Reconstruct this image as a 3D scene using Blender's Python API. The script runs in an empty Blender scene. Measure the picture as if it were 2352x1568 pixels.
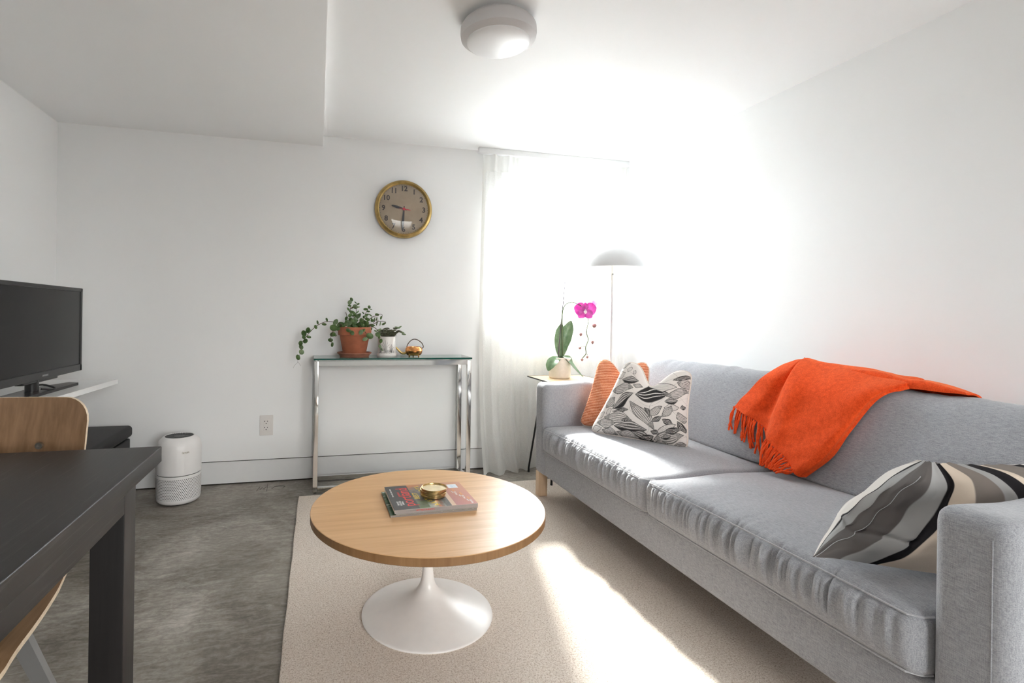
import bpy, math, random
import numpy as np
from mathutils import Vector, Matrix
random.seed(7); np.random.seed(7)
scene = bpy.context.scene
COL = scene.collection

# ------------------------------------------------------------------ camera constants
F, YAW, ROLL, PX, PY, CAMH = 1180.83, .2452, .0137, 1025.85, 725.16, 1.05
cY, sY, cR, sR = math.cos(YAW), math.sin(YAW), math.cos(ROLL), math.sin(ROLL)
def at(px, py, x=None, y=None, z=None):
    """point of the room seen at a photograph position, on the plane x=, y= or z="""
    a, b = px-PX, py-PY
    u, v = a*cR+b*sR, -a*sR+b*cR
    r, w = u/F, -v/F
    d = Vector((r*cY+sY, -r*sY+cY, w))
    t = x/d.x if x is not None else (y/d.y if y is not None else (z-CAMH)/d.z)
    return Vector((0, 0, CAMH))+d*t

# ------------------------------------------------------------------ mesh builder
class MB:
    def __init__(self):
        self.v=[]; self.f=[]; self.m=[]; self.c=None
    def add(self, verts, faces, mi=0):
        o=len(self.v); self.v+= [Vector(p) for p in verts]
        self.f+=[tuple(i+o for i in f) for f in faces]; self.m+=[mi]*len(faces); return self
    def box(self, x0,x1,y0,y1,z0,z1, mi=0):
        vs=[(x,y,z) for z in (z0,z1) for y in (y0,y1) for x in (x0,x1)]
        return self.add(vs,[(0,2,3,1),(4,5,7,6),(0,1,5,4),(2,6,7,3),(0,4,6,2),(1,3,7,5)],mi)
    def rbox(self, x0,x1,y0,y1,z0,z1, r=.01, n=(8,8,8), fn=None, mi=0):
        """rounded box, gridded; fn(point, unit-cube coords) may move every vertex"""
        h=Vector(((x1-x0)/2,(y1-y0)/2,(z1-z0)/2)); c=Vector(((x0+x1)/2,(y0+y1)/2,(z0+z1)/2))
        rr=min(r,*h)
        def coords(k,N):
            hh=h[k]; k1=rr/hh
            a=[-1+k1*(1-math.cos(i*math.pi/2/4)) if 0 else -1+k1*i/4 for i in range(4)]
            inn=[-1+k1+(2-2*k1)*i/N for i in range(N+1)]
            b=[-q for q in reversed(a)]
            return a+inn+b
        cs=[coords(k,n[k]) for k in range(3)]
        idx={}; vs=[]; fs=[]
        def vid(p):
            key=tuple(round(q,6) for q in p)
            if key not in idx:
                q=Vector((p[0]*h.x,p[1]*h.y,p[2]*h.z))
                cl=Vector([max(-(h[k]-rr),min(h[k]-rr,q[k])) for k in range(3)])
                d=q-cl
                w=cl+(d.normalized()*rr if d.length>1e-9 else d)+c
                if fn: w=Vector(fn(w,p))
                idx[key]=len(vs); vs.append(w)
            return idx[key]
        for k in range(3):
            a,b=[(1,2),(2,0),(0,1)][k]
            for s in (-1,1):
                A,B=cs[a],cs[b]
                for i in range(len(A)-1):
                    for j in range(len(B)-1):
                        q=[]
                        for (ii,jj) in ((i,j),(i+1,j),(i+1,j+1),(i,j+1)):
                            p=[0,0,0]; p[k]=s; p[a]=A[ii]; p[b]=B[jj]; q.append(vid(p))
                        if s<0: q.reverse()
                        if len(set(q))>=3: fs.append(tuple(dict.fromkeys(q)))
        return self.add(vs,fs,mi)
    def tube(self, pts, r, n=8, caps=True, mi=0, closed=False, flat=1.0):
        pts=[Vector(p) for p in pts]; N=len(pts)
        rs=r if isinstance(r,(list,tuple)) else [r]*N
        vs=[]; fs=[]; up=None
        for i,p in enumerate(pts):
            if closed: t=(pts[(i+1)%N]-pts[i-1])
            else: t=(pts[min(i+1,N-1)]-pts[max(i-1,0)])
            if t.length<1e-9: t=Vector((0,0,1))
            t.normalize()
            if up is None:
                up=Vector((0,0,1)) if abs(t.z)<.9 else Vector((1,0,0))
            a=(up-t*up.dot(t)); 
            if a.length<1e-6: a=t.orthogonal()
            a.normalize(); b=t.cross(a); up=a
            for k in range(n):
                g=2*math.pi*k/n
                vs.append(p+a*math.cos(g)*rs[i]*flat+b*math.sin(g)*rs[i])
        L=N if closed else N-1
        for i in range(L):
            for k in range(n):
                j=(i+1)%N
                fs.append((i*n+k,i*n+(k+1)%n,j*n+(k+1)%n,j*n+k))
        if caps and not closed:
            fs.append(tuple(reversed(range(n)))); fs.append(tuple(range((N-1)*n,N*n)))
        return self.add(vs,fs,mi)
    def bar(self, p, q, wa, wb, upv=(0,0,1), wa2=None, wb2=None, mi=0):
        """square bar from p to q"""
        p,q=Vector(p),Vector(q); t=(q-p).normalized(); u=Vector(upv)
        a=(u-t*u.dot(t)).normalized(); b=t.cross(a)
        wa2=wa if wa2 is None else wa2; wb2=wb if wb2 is None else wb2
        vs=[]
        for (o,A,B) in ((p,wa,wb),(q,wa2,wb2)):
            for (i,j) in ((-1,-1),(1,-1),(1,1),(-1,1)): vs.append(o+a*i*A/2+b*j*B/2)
        return self.add(vs,[(3,2,1,0),(4,5,6,7),(0,1,5,4),(1,2,6,5),(2,3,7,6),(3,0,4,7)],mi)
    def lathe(self, prof, c, n=64, axis='z', mi=0, cap0=False, cap1=False):
        """profile of (radius, height); axis z, or 'y' for things on the back wall (height grows towards the room, -y)"""
        vs=[]; fs=[]; N=len(prof); c=Vector(c)
        for (r,h) in prof:
            for k in range(n):
                g=2*math.pi*k/n; a,b=r*math.cos(g),r*math.sin(g)
                vs.append(c+(Vector((a,b,h)) if axis=='z' else Vector((a,-h,b))))
        for i in range(N-1):
            for k in range(n):
                k2=(k+1)%n
                fs.append((i*n+k,i*n+k2,(i+1)*n+k2,(i+1)*n+k))
        if cap0: fs.append(tuple(reversed(range(n))))
        if cap1: fs.append(tuple(range((N-1)*n,N*n)))
        return self.add(vs,fs,mi)
    def grid(self, P, mi=0, closed_u=False, flip=False):
        nu=len(P); nv=len(P[0]); vs=[p for row in P for p in row]; fs=[]
        for i in range(nu if closed_u else nu-1):
            for j in range(nv-1):
                i2=(i+1)%nu
                q=(i*nv+j,i2*nv+j,i2*nv+j+1,i*nv+j+1)
                fs.append(q[::-1] if flip else q)
        return self.add(vs,fs,mi)
    def prism(self, poly, z0, z1, mi=0):
        n=len(poly); vs=[(p[0],p[1],z0) for p in poly]+[(p[0],p[1],z1) for p in poly]
        fs=[tuple(reversed(range(n))),tuple(range(n,2*n))]+[(i,(i+1)%n,n+(i+1)%n,n+i) for i in range(n)]
        return self.add(vs,fs,mi)

def build(name, mb, mats, parent=None, loc=None, smooth=40, base=None):
    """one mesh object; its vertices are given in room coordinates"""
    base=Vector(base) if base is not None else (Vector(loc) if loc is not None else Vector((0,0,0)))
    if parent is not None: base=Vector(parent['_b'])
    me=bpy.data.meshes.new(name)
    me.from_pydata([tuple(v-base) for v in mb.v],[],mb.f)
    if not isinstance(mats,(list,tuple)): mats=[mats]
    for m in mats: me.materials.append(m)
    for p,i in zip(me.polygons,mb.m): p.material_index=i
    if mb.c is not None:
        ca=me.color_attributes.new('pattern','FLOAT_COLOR','POINT')
        ca.data.foreach_set('color',np.asarray(mb.c,dtype=np.float32).ravel())
    me.validate()
    if smooth:
        me.shade_smooth(); me.set_sharp_from_angle(angle=math.radians(smooth))
    o=bpy.data.objects.new(name,me); COL.objects.link(o)
    if parent is not None:
        o.parent=parent; o['_b']=parent['_b']
    else:
        o.location=base; o['_b']=tuple(base)
    return o
def tag(o,label,cat,group=None):
    o['label']=label; o['category']=cat
    if group: o['group']=group
    return o
def thing(name,loc,label,cat,group=None):
    o=bpy.data.objects.new(name,None); COL.objects.link(o); o.location=loc; o['_b']=tuple(loc)
    o.empty_display_size=.05
    return tag(o,label,cat,group)
def struct(name,mb,m,smooth=30):
    o=build(name,mb,m,smooth=smooth); o['kind']='structure'; return o
def text_mb(txt,size,M,extr=.0003,align='CENTER',bold=0.0):
    cu=bpy.data.curves.new('t','FONT'); cu.body=txt; cu.size=size; cu.align_x=align; cu.align_y='CENTER'
    cu.extrude=extr; cu.offset=bold; cu.resolution_u=3
    ob=bpy.data.objects.new('t',cu); COL.objects.link(ob)
    dg=bpy.context.evaluated_depsgraph_get(); dg.update()
    me=bpy.data.meshes.new_from_object(ob.evaluated_get(dg))
    mb=MB(); mb.add([M@v.co for v in me.vertices],[tuple(p.vertices) for p in me.polygons])
    bpy.data.objects.remove(ob); bpy.data.curves.remove(cu); bpy.data.meshes.remove(me)
    return mb
def frame_matrix(o,ex,ey,ez):
    ex,ey,ez=Vector(ex),Vector(ey),Vector(ez)
    return Matrix(((ex.x,ey.x,ez.x,o[0]),(ex.y,ey.y,ez.y,o[1]),(ex.z,ey.z,ez.z,o[2]),(0,0,0,1)))
def crom(P,t):
    """Catmull-Rom through the points P, t in 0..1"""
    n=len(P)-1; s=min(max(t,0),1)*n; i=min(int(s),n-1); f=s-i
    p0,p1,p2,p3=P[max(i-1,0)],P[i],P[i+1],P[min(i+2,n)]
    return p1*1.0+ (p2-p0)*(f*.5) + (p0*2-p1*5+p2*4-p3)*(f*f*.5) + (p1*3-p0-p2*3+p3)*(f**3*.5)

# ------------------------------------------------------------------ materials
def srgb(r,g,b):
    return tuple(((c/255)/12.92 if c/255<=.04045 else ((c/255+.055)/1.055)**2.4) for c in (r,g,b))+(1,)
class NT:
    def __init__(self,name):
        self.m=bpy.data.materials.new(name); self.m.use_nodes=True
        self.t=self.m.node_tree; self.t.nodes.clear()
        self.out=self.n('ShaderNodeOutputMaterial')
    def n(self,typ,**kw):
        nd=self.t.nodes.new(typ)
        for k,v in kw.items():
            if k in nd.inputs and not hasattr(nd,k): nd.inputs[k].default_value=v
            else: setattr(nd,k,v)
        return nd
    def l(self,a,b): self.t.links.new(a,b)
    def setv(self,nd,**kw):
        for k,v in kw.items(): nd.inputs[k.replace('_',' ')].default_value=v
        return nd
    def coords(self,scale=(1,1,1),rot=(0,0,0),kind='Object'):
        tc=self.n('ShaderNodeTexCoord'); mp=self.n('ShaderNodeMapping')
        mp.inputs['Scale'].default_value=scale; mp.inputs['Rotation'].default_value=rot
        self.l(tc.outputs[kind],mp.inputs['Vector']); return mp.outputs['Vector']
    def noise(self,vec,scale=5,detail=4,rough=.55,dist=0):
        nd=self.n('ShaderNodeTexNoise'); nd.inputs['Scale'].default_value=scale
        nd.inputs['Detail'].default_value=detail; nd.inputs['Roughness'].default_value=rough
        nd.inputs['Distortion'].default_value=dist
        self.l(vec,nd.inputs['Vector']); return nd.outputs['Fac']
    def ramp(self,fac,stops):
        nd=self.n('ShaderNodeValToRGB'); e=nd.color_ramp.elements
        while len(e)<len(stops): e.new(.5)
        for el,(p,c) in zip(e,stops): el.position=p; el.color=c
        self.l(fac,nd.inputs['Fac']); return nd.outputs['Color']
    def mix(self,fac,a,b,mode='MIX'):
        nd=self.n('ShaderNodeMix',data_type='RGBA',blend_type=mode)
        for s,v in ((nd.inputs[0],fac),(nd.inputs[6],a),(nd.inputs[7],b)):
            if hasattr(v,'links'): self.l(v,s)
            else: s.default_value=v
        return nd.outputs[2]
    def math(self,op,a,b=0.0,c=None):
        nd=self.n('ShaderNodeMath',operation=op)
        for s,v in zip(nd.inputs,(a,b,c)):
            if v is None: continue
            if hasattr(v,'links'): self.l(v,s)
            else: s.default_value=v
        return nd.outputs[0]
    def bump(self,h,strength=.2,dist=.01):
        nd=self.n('ShaderNodeBump'); nd.inputs['Strength'].default_value=strength; nd.inputs['Distance'].default_value=dist
        self.l(h,nd.inputs['Height']); return nd.outputs['Normal']
    def pbsdf(self,color,rough=.5,metal=0,spec=.5,normal=None,**kw):
        b=self.n('ShaderNodeBsdfPrincipled')
        for s,v in (('Base Color',color),('Roughness',rough),('Metallic',metal),('Specular IOR Level',spec)):
            if hasattr(v,'links'): self.l(v,b.inputs[s])
            else: b.inputs[s].default_value=v
        if normal is not None: self.l(normal,b.inputs['Normal'])
        for k,v in kw.items(): b.inputs[k].default_value=v
        return b
    def done(self,b):
        self.l(b.outputs[0],self.out.inputs['Surface']); return self.m
def plain(name,col,rough=.5,metal=0,spec=.5,var=.06,nscale=30,bump=.0,**kw):
    t=NT(name); v=t.coords(); f=t.noise(v,nscale,3)
    d=tuple(c*(1-var) for c in col[:3])+(1,); e=tuple(min(1,c*(1+var)) for c in col[:3])+(1,)
    c=t.ramp(f,[(.3,d),(.7,e)])
    nrm=t.bump(t.noise(v,nscale*8,2),bump,.002) if bump else None
    return t.done(t.pbsdf(c,rough,metal,spec,nrm,**kw))
def wood(name,c0,c1,rough=.4,axis=0,fine=1.0,spec=.5,grain_bump=.05):
    """grain runs along axis"""
    t=NT(name); sc=[38*fine]*3; sc[axis]=1.6*fine
    v=t.coords(tuple(sc)); n1=t.noise(v,1.0,6,.6,.6)
    sc2=[160*fine]*3; sc2[axis]=5*fine
    n2=t.noise(t.coords(tuple(sc2)),1.0,3,.5)
    sc3=[7*fine]*3; sc3[axis]=.7*fine
    n3=t.noise(t.coords(tuple(sc3)),1.0,3,.5,1.2)
    a=t.math('MULTIPLY',n1,.5); b=t.math('MULTIPLY',n2,.22); d=t.math('MULTIPLY',n3,.28)
    f=t.math('ADD',t.math('ADD',a,b),d)
    c=t.ramp(f,[(.36,c0),(.66,c1)])
    return t.done(t.pbsdf(c,rough,0,spec,t.bump(n2,grain_bump,.002)))
def pattern_mat(name,rough=.8,bump=.15,bscale=900,spec=.2,sheen=0):
    t=NT(name); a=t.n('ShaderNodeVertexColor',layer_name='pattern')
    nrm=t.bump(t.noise(t.coords(),bscale,2),bump,.001)
    return t.done(t.pbsdf(a.outputs['Color'],rough,0,spec,nrm))

WHITE=(.83,.83,.82,1)
def wallpaint(name,col,bump=.05):
    t=NT(name); v=t.coords(); n=t.noise(v,180,3)
    c=t.ramp(t.noise(v,2.0,3),[(.3,tuple(q*.985 for q in col[:3])+(1,)),(.7,col)])
    return t.done(t.pbsdf(c,.6,0,.3,t.bump(n,bump,.001)))
M_wall=wallpaint('wall_paint',(.88,.88,.878,1))
M_ceil=wallpaint('ceiling_paint',(.905,.905,.905,1))
M_trim=plain('trim_paint',(.80,.80,.80,1),.4,var=.01)
M_dark=plain('shadow_gap',(.03,.025,.02,1),.9)
def concrete():
    t=NT('polished_concrete'); v=t.coords()
    n1=t.noise(v,1.6,8,.66,.9); n2=t.noise(t.coords((3,9,1)),4,8,.72,1.2); n3=t.noise(v,60,4,.65); n4=t.noise(v,.8,3)
    f=t.math('ADD',t.math('ADD',t.math('MULTIPLY',n1,.46),t.math('MULTIPLY',n2,.40)),t.math('MULTIPLY',n3,.14))
    c=t.ramp(f,[(.37,(.085,.070,.055,1)),(.455,(.19,.168,.142,1)),(.53,(.315,.288,.255,1)),(.60,(.46,.427,.385,1)),(.68,(.66,.62,.57,1))])
    c=t.mix(t.math('MULTIPLY',t.ramp(n4,[(.40,(0,0,0,1)),(.62,(1,1,1,1))]),.45),c,(.25,.225,.19,1))
    r=t.math('ADD',t.math('MULTIPLY',n2,.25),.38)
    return t.done(t.pbsdf(c,r,0,.4,t.bump(f,.15,.004)))
M_floor=concrete()
def carpet():
    t=NT('rug_pile'); v=t.coords(); n=t.noise(v,380,2,.6); n2=t.noise(v,170,3,.65); n3=t.noise(v,5,4,.6)
    f=t.math('ADD',t.math('MULTIPLY',n,.5),t.math('MULTIPLY',n2,.5))
    c=t.ramp(f,[(.33,(.32,.235,.175,1)),(.43,(.64,.54,.455,1)),(.54,(.85,.765,.685,1)),(.67,(.91,.85,.79,1))])
    c=t.mix(t.math('MULTIPLY',n3,.25),c,(.76,.655,.56,1))
    return t.done(t.pbsdf(c,.95,0,.1,t.bump(f,.7,.007)))
M_rug=carpet()
def sofa_fabric():
    t=NT('grey_heathered_fabric')
    n1=t.noise(t.coords((560,60,560)),1,2,.6); n2=t.noise(t.coords((1300,1300,1300)),1,2)
    n4=t.noise(t.coords((60,560,600)),1,2,.6); n5=t.noise(t.coords((650,650,80)),1,2,.6)
    f=t.math('ADD',t.math('ADD',t.math('MULTIPLY',n1,.34),t.math('MULTIPLY',n2,.28)),t.math('ADD',t.math('MULTIPLY',n4,.14),t.math('MULTIPLY',n5,.24)))
    c=t.ramp(f,[(.40,(.24,.246,.267,1)),(.5,(.35,.356,.382,1)),(.60,(.46,.466,.492,1))])
    b=t.pbsdf(c,.9,0,.15,t.bump(f,.25,.002)); b.inputs['Sheen Weight'].default_value=.25
    return t.done(b)
M_sofa=sofa_fabric()
M_seam=plain('pale_grey_seam_thread',(.46,.46,.48,1),.9,var=.1,nscale=200)
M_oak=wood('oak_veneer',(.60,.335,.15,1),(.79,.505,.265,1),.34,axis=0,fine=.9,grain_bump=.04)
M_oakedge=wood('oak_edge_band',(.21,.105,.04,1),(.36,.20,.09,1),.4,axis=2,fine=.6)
M_birch=wood('birch_leg',(.62,.43,.27,1),(.76,.58,.41,1),.45,axis=2)
M_chair=wood('walnut_plywood_shaded',(.145,.075,.032,1),(.27,.155,.08,1),.4,axis=2)  # backrest wood, darkened so its colour carries the shade on it
M_chairseat=wood('walnut_plywood_seat',(.24,.13,.06,1),(.45,.28,.16,1),.35,axis=1)
M_plyedge=plain('pale_plywood_edge',(.72,.58,.42,1),.5,var=.12,nscale=90)
def blackwood():
    t=NT('black_brown_ash')
    n=t.noise(t.coords((150,6,150)),1,4,.65); n2=t.noise(t.coords((30,1.5,60)),1,3)
    c=t.ramp(n,[(.55,(.012,.010,.0098,1)),(.68,(.035,.031,.030,1)),(.78,(.16,.15,.145,1))])
    return t.done(t.pbsdf(c,.42,0,.45,t.bump(n,.12,.002)))
M_table=blackwood()
M_tableleg=wood('black_brown_leg',(.007,.006,.006,1),(.018,.015,.015,1),.4,axis=2,fine=1.2)
M_tulip=plain('cream_white_lacquer',(.88,.845,.82,1),.28,var=.03,nscale=14,spec=.45)
M_chrome=plain('chrome',(.80,.79,.77,1),.07,1,var=.02)
def glassmat(name,tint,ref=.25,rough=.02,alpha=.85):
    t=NT(name); tr=t.n('ShaderNodeBsdfTransparent'); tr.inputs[0].default_value=tint
    g=t.n('ShaderNodeBsdfGlossy'); g.inputs['Roughness'].default_value=rough; g.inputs['Color'].default_value=(1,1,1,1)
    fr=t.n('ShaderNodeFresnel'); fr.inputs['IOR'].default_value=1.45
    mx=t.n('ShaderNodeMixShader'); t.l(t.math('MULTIPLY',fr.outputs[0],ref),mx.inputs[0]); t.l(tr.outputs[0],mx.inputs[1]); t.l(g.outputs[0],mx.inputs[2])
    return t.done(mx)
M_tglass=glassmat('green_tinted_glass',(.62,.80,.74,1),1.0)
M_tedge=plain('dark_green_glass_edge',(.005,.075,.055,1),.12,var=.2)
M_pane=glassmat('window_pane',(.95,.97,.97,1),.6)
M_dome=glassmat('clock_glass',(.97,.97,.97,1),.9,.03)
M_brass=plain('aged_brass',(.42,.29,.11,1),.36,1,var=.3,nscale=18)
M_coaster=plain('brass_coaster',(.55,.40,.19,1),.28,1,var=.2,nscale=60)
M_cdisc=plain('brass_disc_with_reflection',(.86,.74,.50,1),.34,1,var=.06)  # paler than the dish: the pale reflection is put into the colour
M_dial=plain('tan_clock_dial',(.36,.285,.205,1),.6,var=.12,nscale=9)
M_ink=plain('dark_brown_ink',(.045,.035,.035,1),.6)
M_hand=plain('charcoal_clock_hand',(.03,.028,.035,1),.5)
M_red=plain('red_second_hand',(.55,.05,.07,1),.5)
M_terra=plain('terracotta',(.36,.118,.058,1),.8,var=.18,nscale=12,bump=.1)
M_saucer=plain('weathered_terracotta',(.33,.135,.085,1),.85,var=.25,nscale=16,bump=.1)
M_soil=plain('potting_soil',(.03,.02,.014,1),.95,var=.4,nscale=80,bump=.5)
def leafmat(name,c0,c1,rough=.4,tl=.25):
    t=NT(name); c=t.ramp(t.noise(t.coords(),35,3),[(.3,c0),(.7,c1)])
    b=t.pbsdf(c,rough,0,.4); tr=t.n('ShaderNodeBsdfTranslucent'); t.l(c,tr.inputs[0])
    mx=t.n('ShaderNodeMixShader'); mx.inputs[0].default_value=tl; t.l(b.outputs[0],mx.inputs[1]); t.l(tr.outputs[0],mx.inputs[2])
    return t.done(mx)
M_leaf=leafmat('round_green_leaf',(.045,.095,.025,1),(.15,.25,.085,1))
M_leafp=leafmat('pale_green_leaf',(.13,.21,.10,1),(.27,.36,.19,1))
M_dleaf=leafmat('dark_purple_green_leaf',(.045,.05,.03,1),(.13,.14,.08,1))
M_stem=plain('brown_stem',(.09,.06,.035,1),.7)
M_wplanter=plain('white_ceramic',(.72,.69,.66,1),.35,var=.03)
M_copper=plain('copper',(.80,.36,.13,1),.2,1,var=.2,nscale=40)
M_goldspout=plain('brass_spout',(.72,.50,.20,1),.22,1,var=.1)
M_handle=plain('dark_bronze_handle',(.09,.06,.04,1),.4,.6)
M_plastic=plain('white_plastic',(.80,.78,.77,1),.35,var=.01)
M_outlet=plain('outlet_plastic',(.74,.70,.67,1),.35,var=.01)
M_slot=plain('black_slot',(.01,.01,.01,1),.6)
M_greyring=plain('grey_groove',(.12,.12,.12,1),.6)
M_grille=plain('dark_grey_grille',(.10,.10,.10,1),.55)
M_logo=plain('bronze_logo_ink',(.33,.29,.20,1),.5)
M_tvbody=plain('black_tv_plastic',(.012,.0115,.012,1),.3)
M_screen=plain('tv_screen',(.009,.0085,.009,1),.25,spec=.25,var=.02)
M_silver=plain('silver_logo',(.5,.5,.5,1),.3,.8)
M_shelf=plain('white_shelf_laminate',(.82,.82,.82,1),.3,var=.01)
M_black=plain('black_leatherette',(.008,.007,.0075,1),.55,var=.2,nscale=60,bump=.1)
M_blackm=plain('black_metal',(.012,.011,.011,1),.45)
M_steel=plain('steel_screw',(.35,.33,.30,1),.3,1)
M_lightgrey=plain('grey_leg_paint',(.20,.193,.19,1),.5,var=.02)
M_lamp=plain('white_lamp_enamel',(.66,.66,.67,1),.4,var=.01)
M_lampin=plain('cream_lamp_inside',(.86,.83,.74,1),.5,var=.01)
M_pole=plain('lamp_pole_grey',(.60,.59,.59,1),.4,var=.01)
M_lens=plain('opal_diffuser',(.86,.86,.87,1),.3,var=.0)
M_lring=plain('grey_white_light_ring',(.62,.60,.60,1),.5,var=.01)
M_opot=plain('cream_ceramic_pot',(.80,.72,.62,1),.5,var=.04,nscale=60)
M_oleaf=leafmat('orchid_leaf',(.13,.23,.115,1),(.25,.36,.21,1),.3,.15)
M_ostem=plain('green_grey_orchid_stem',(.12,.16,.07,1),.5)
M_stake=plain('mauve_grey_stake',(.14,.11,.12,1),.6)
M_petal=leafmat('magenta_petal',(.66,.045,.44,1),(.80,.20,.62,1),.5,.22)
M_petalp=leafmat('pale_pink_petal',(.75,.42,.70,1),(.85,.65,.82,1),.5,.5)
M_bud=plain('dusty_pink_bud',(.32,.17,.15,1),.6,var=.2)
M_lip=plain('white_orchid_lip',(.85,.70,.78,1),.5)
M_stop=wood('pale_plywood_tabletop',(.72,.52,.31,1),(.85,.68,.47,1),.4,axis=0)
M_pipe=plain('cream_piping',(.72,.65,.58,1),.8,var=.05,nscale=200)
def throwmat():
    t=NT('orange_wool'); v=t.coords(); n=t.noise(v,260,3,.6); n2=t.noise(v,60,4,.65)
    f=t.math('ADD',t.math('MULTIPLY',n,.5),t.math('MULTIPLY',n2,.5))
    c=t.ramp(f,[(.35,(.62,.045,.008,1)),(.65,(.90,.10,.02,1))])
    b=t.pbsdf(c,.95,0,.1,t.bump(f,.5,.004)); b.inputs['Sheen Weight'].default_value=.35
    b.inputs['Sheen Tint'].default_value=(1,.45,.2,1)
    return t.done(b)
M_throw=throwmat()
def coralmat():
    t=NT('coral_woven_fabric'); 
    w=t.n('ShaderNodeTexWave',wave_type='BANDS',bands_direction='Z'); w.inputs['Scale'].default_value=38; w.inputs['Distortion'].default_value=1.2; w.inputs['Detail'].default_value=2
    t.l(t.coords((1,1,1)),w.inputs['Vector'])
    n=t.noise(t.coords((300,300,120)),1,2)
    f=t.math('ADD',t.math('MULTIPLY',w.outputs['Fac'],.45),t.math('MULTIPLY',n,.55))
    c=t.ramp(f,[(.3,(.50,.12,.05,1)),(.52,(.78,.27,.13,1)),(.75,(.88,.52,.36,1))])
    return t.done(t.pbsdf(c,.9,0,.1,t.bump(f,.5,.003)))
M_coral=coralmat()
M_print=pattern_mat('black_and_white_print_fabric',.85,.12)
M_stripe=pattern_mat('striped_cotton',.85,.25,600)
M_cover=pattern_mat('printed_magazine_cover',.3,.0,100,.5)
M_paper=plain('magazine_pages',(.66,.62,.60,1),.7,var=.08,nscale=300)
M_titlered=plain('red_title_ink',(.80,.06,.05,1),.4)
M_yellow=plain('yellow_headline_ink',(.85,.60,.02,1),.4)
M_whiteink=plain('white_cover_ink',(.85,.84,.82,1),.4)
M_orangeink=plain('orange_cover_ink',(.85,.40,.10,1),.4)

# =================================================================== ROOM
XL,XR,YB,YR,HC,HS,XS=-1.444,2.219,3.364,-2.3,2.183,2.117,.017
WX0,WX1,WZ0,WZ1,WT=1.234,2.06,1.027,2.03,.20
struct('floor',MB().box(XL-.2,XR+.2,YR-.2,YB+.25,-.1,0),M_floor)
struct('ceiling',MB().box(XL-.2,XR+.2,YR-.2,YB+.25,HC,HC+.1),M_ceil)
struct('ceiling_soffit',MB().box(XL,XS,YR,YB,HS,HC),M_ceil)
b=MB(); zb=.147
b.box(XL-.2,WX0,YB,YB+WT,zb,HC); b.box(WX1,XR+.2,YB,YB+WT,zb,HC); b.box(WX0,WX1,YB,YB+WT,zb,WZ0); b.box(WX0,WX1,YB,YB+WT,WZ1,HC)
struct('wall_back',b,M_wall,0)
struct('baseboard_back',MB().box(XL,XR,YB+.010,YB+WT,.008,.140).box(XL,XR,YB+.016,YB+WT,.0,.15,1),[M_trim,M_dark],0)
struct('wall_left',MB().box(XL-.2,XL,YR,YB,0,HC),M_wall,0)
struct('wall_right',MB().box(XR,XR+.2,YR,YB,0,HC),M_wall,0)
# wall behind the viewpoint, with an added, unseen window opening for fill daylight
RX0,RX1,RZ0,RZ1=.35,2.10,.60,2.08
b=MB(); b.box(XL-.2,RX0,YR-.15,YR,0,HC); b.box(RX1,XR+.2,YR-.15,YR,0,HC); b.box(RX0,RX1,YR-.15,YR,0,RZ0); b.box(RX0,RX1,YR-.15,YR,RZ1,HC)
struct('wall_rear',b,M_wall,0)
# window in the back wall, behind the curtain
w=bpy.data.objects.new('window_1',None); COL.objects.link(w); w['kind']='structure'; w['_b']=(0,0,0)
b=MB(); fy0,fy1=YB+.13,YB+.18; fw=.045
b.box(WX0,WX1,fy0,fy1,WZ0,WZ0+fw); b.box(WX0,WX1,fy0,fy1,WZ1-fw,WZ1); b.box(WX0,WX0+fw*.6,fy0,fy1,WZ0+fw,WZ1-fw); b.box(WX1-fw,WX1,fy0,fy1,WZ0+fw,WZ1-fw)
build('window_frame',b,M_trim,w,smooth=0)
build('window_pane',MB().box(WX0+fw*.6,WX1-fw,fy0+.02,fy0+.026,WZ0+fw,WZ1-fw),M_pane,w,smooth=0)
build('window_sill',MB().rbox(WX0,WX1,YB-.004,fy0,WZ0-.012,WZ0+.003,.003,(1,1,1)),M_trim,w,smooth=30)
w2=bpy.data.objects.new('fill_window',None); COL.objects.link(w2); w2['kind']='structure'; w2['_b']=(0,0,0)  # added window, out of view, supplies fill light from behind
b=MB(); y0,y1=YR-.12,YR-.07; fw=.06
b.box(RX0,RX1,y0,y1,RZ0,RZ0+fw); b.box(RX0,RX1,y0,y1,RZ1-fw,RZ1); xm=(RX0+RX1)/2
for xa in (RX0,xm-fw/2,RX1-fw): b.box(xa,xa+fw,y0,y1,RZ0+fw,RZ1-fw)
build('window_frame',b,M_trim,w2,smooth=0)
build('window_pane',MB().box(RX0+fw,xm-fw/2,y0+.02,y0+.026,RZ0+fw,RZ1-fw).box(xm+fw/2,RX1-fw,y0+.02,y0+.026,RZ0+fw,RZ1-fw),M_pane,w2,smooth=0)
# pencil scribble on the concrete by the wall
b=MB()
for L in ([(589,1128),(596,1118),(597,1124),(603,1119),(606,1123),(612,1117)],[(615,1111),(614,1120),(612,1128)],[(624,1122),(631,1117),(645,1115),(655,1116),(650,1119)]):
    b.tube([at(*q,z=.0006) for q in L],.0011,5)
o=build('floor_scribble',b,M_ink); o['kind']='structure'

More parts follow.
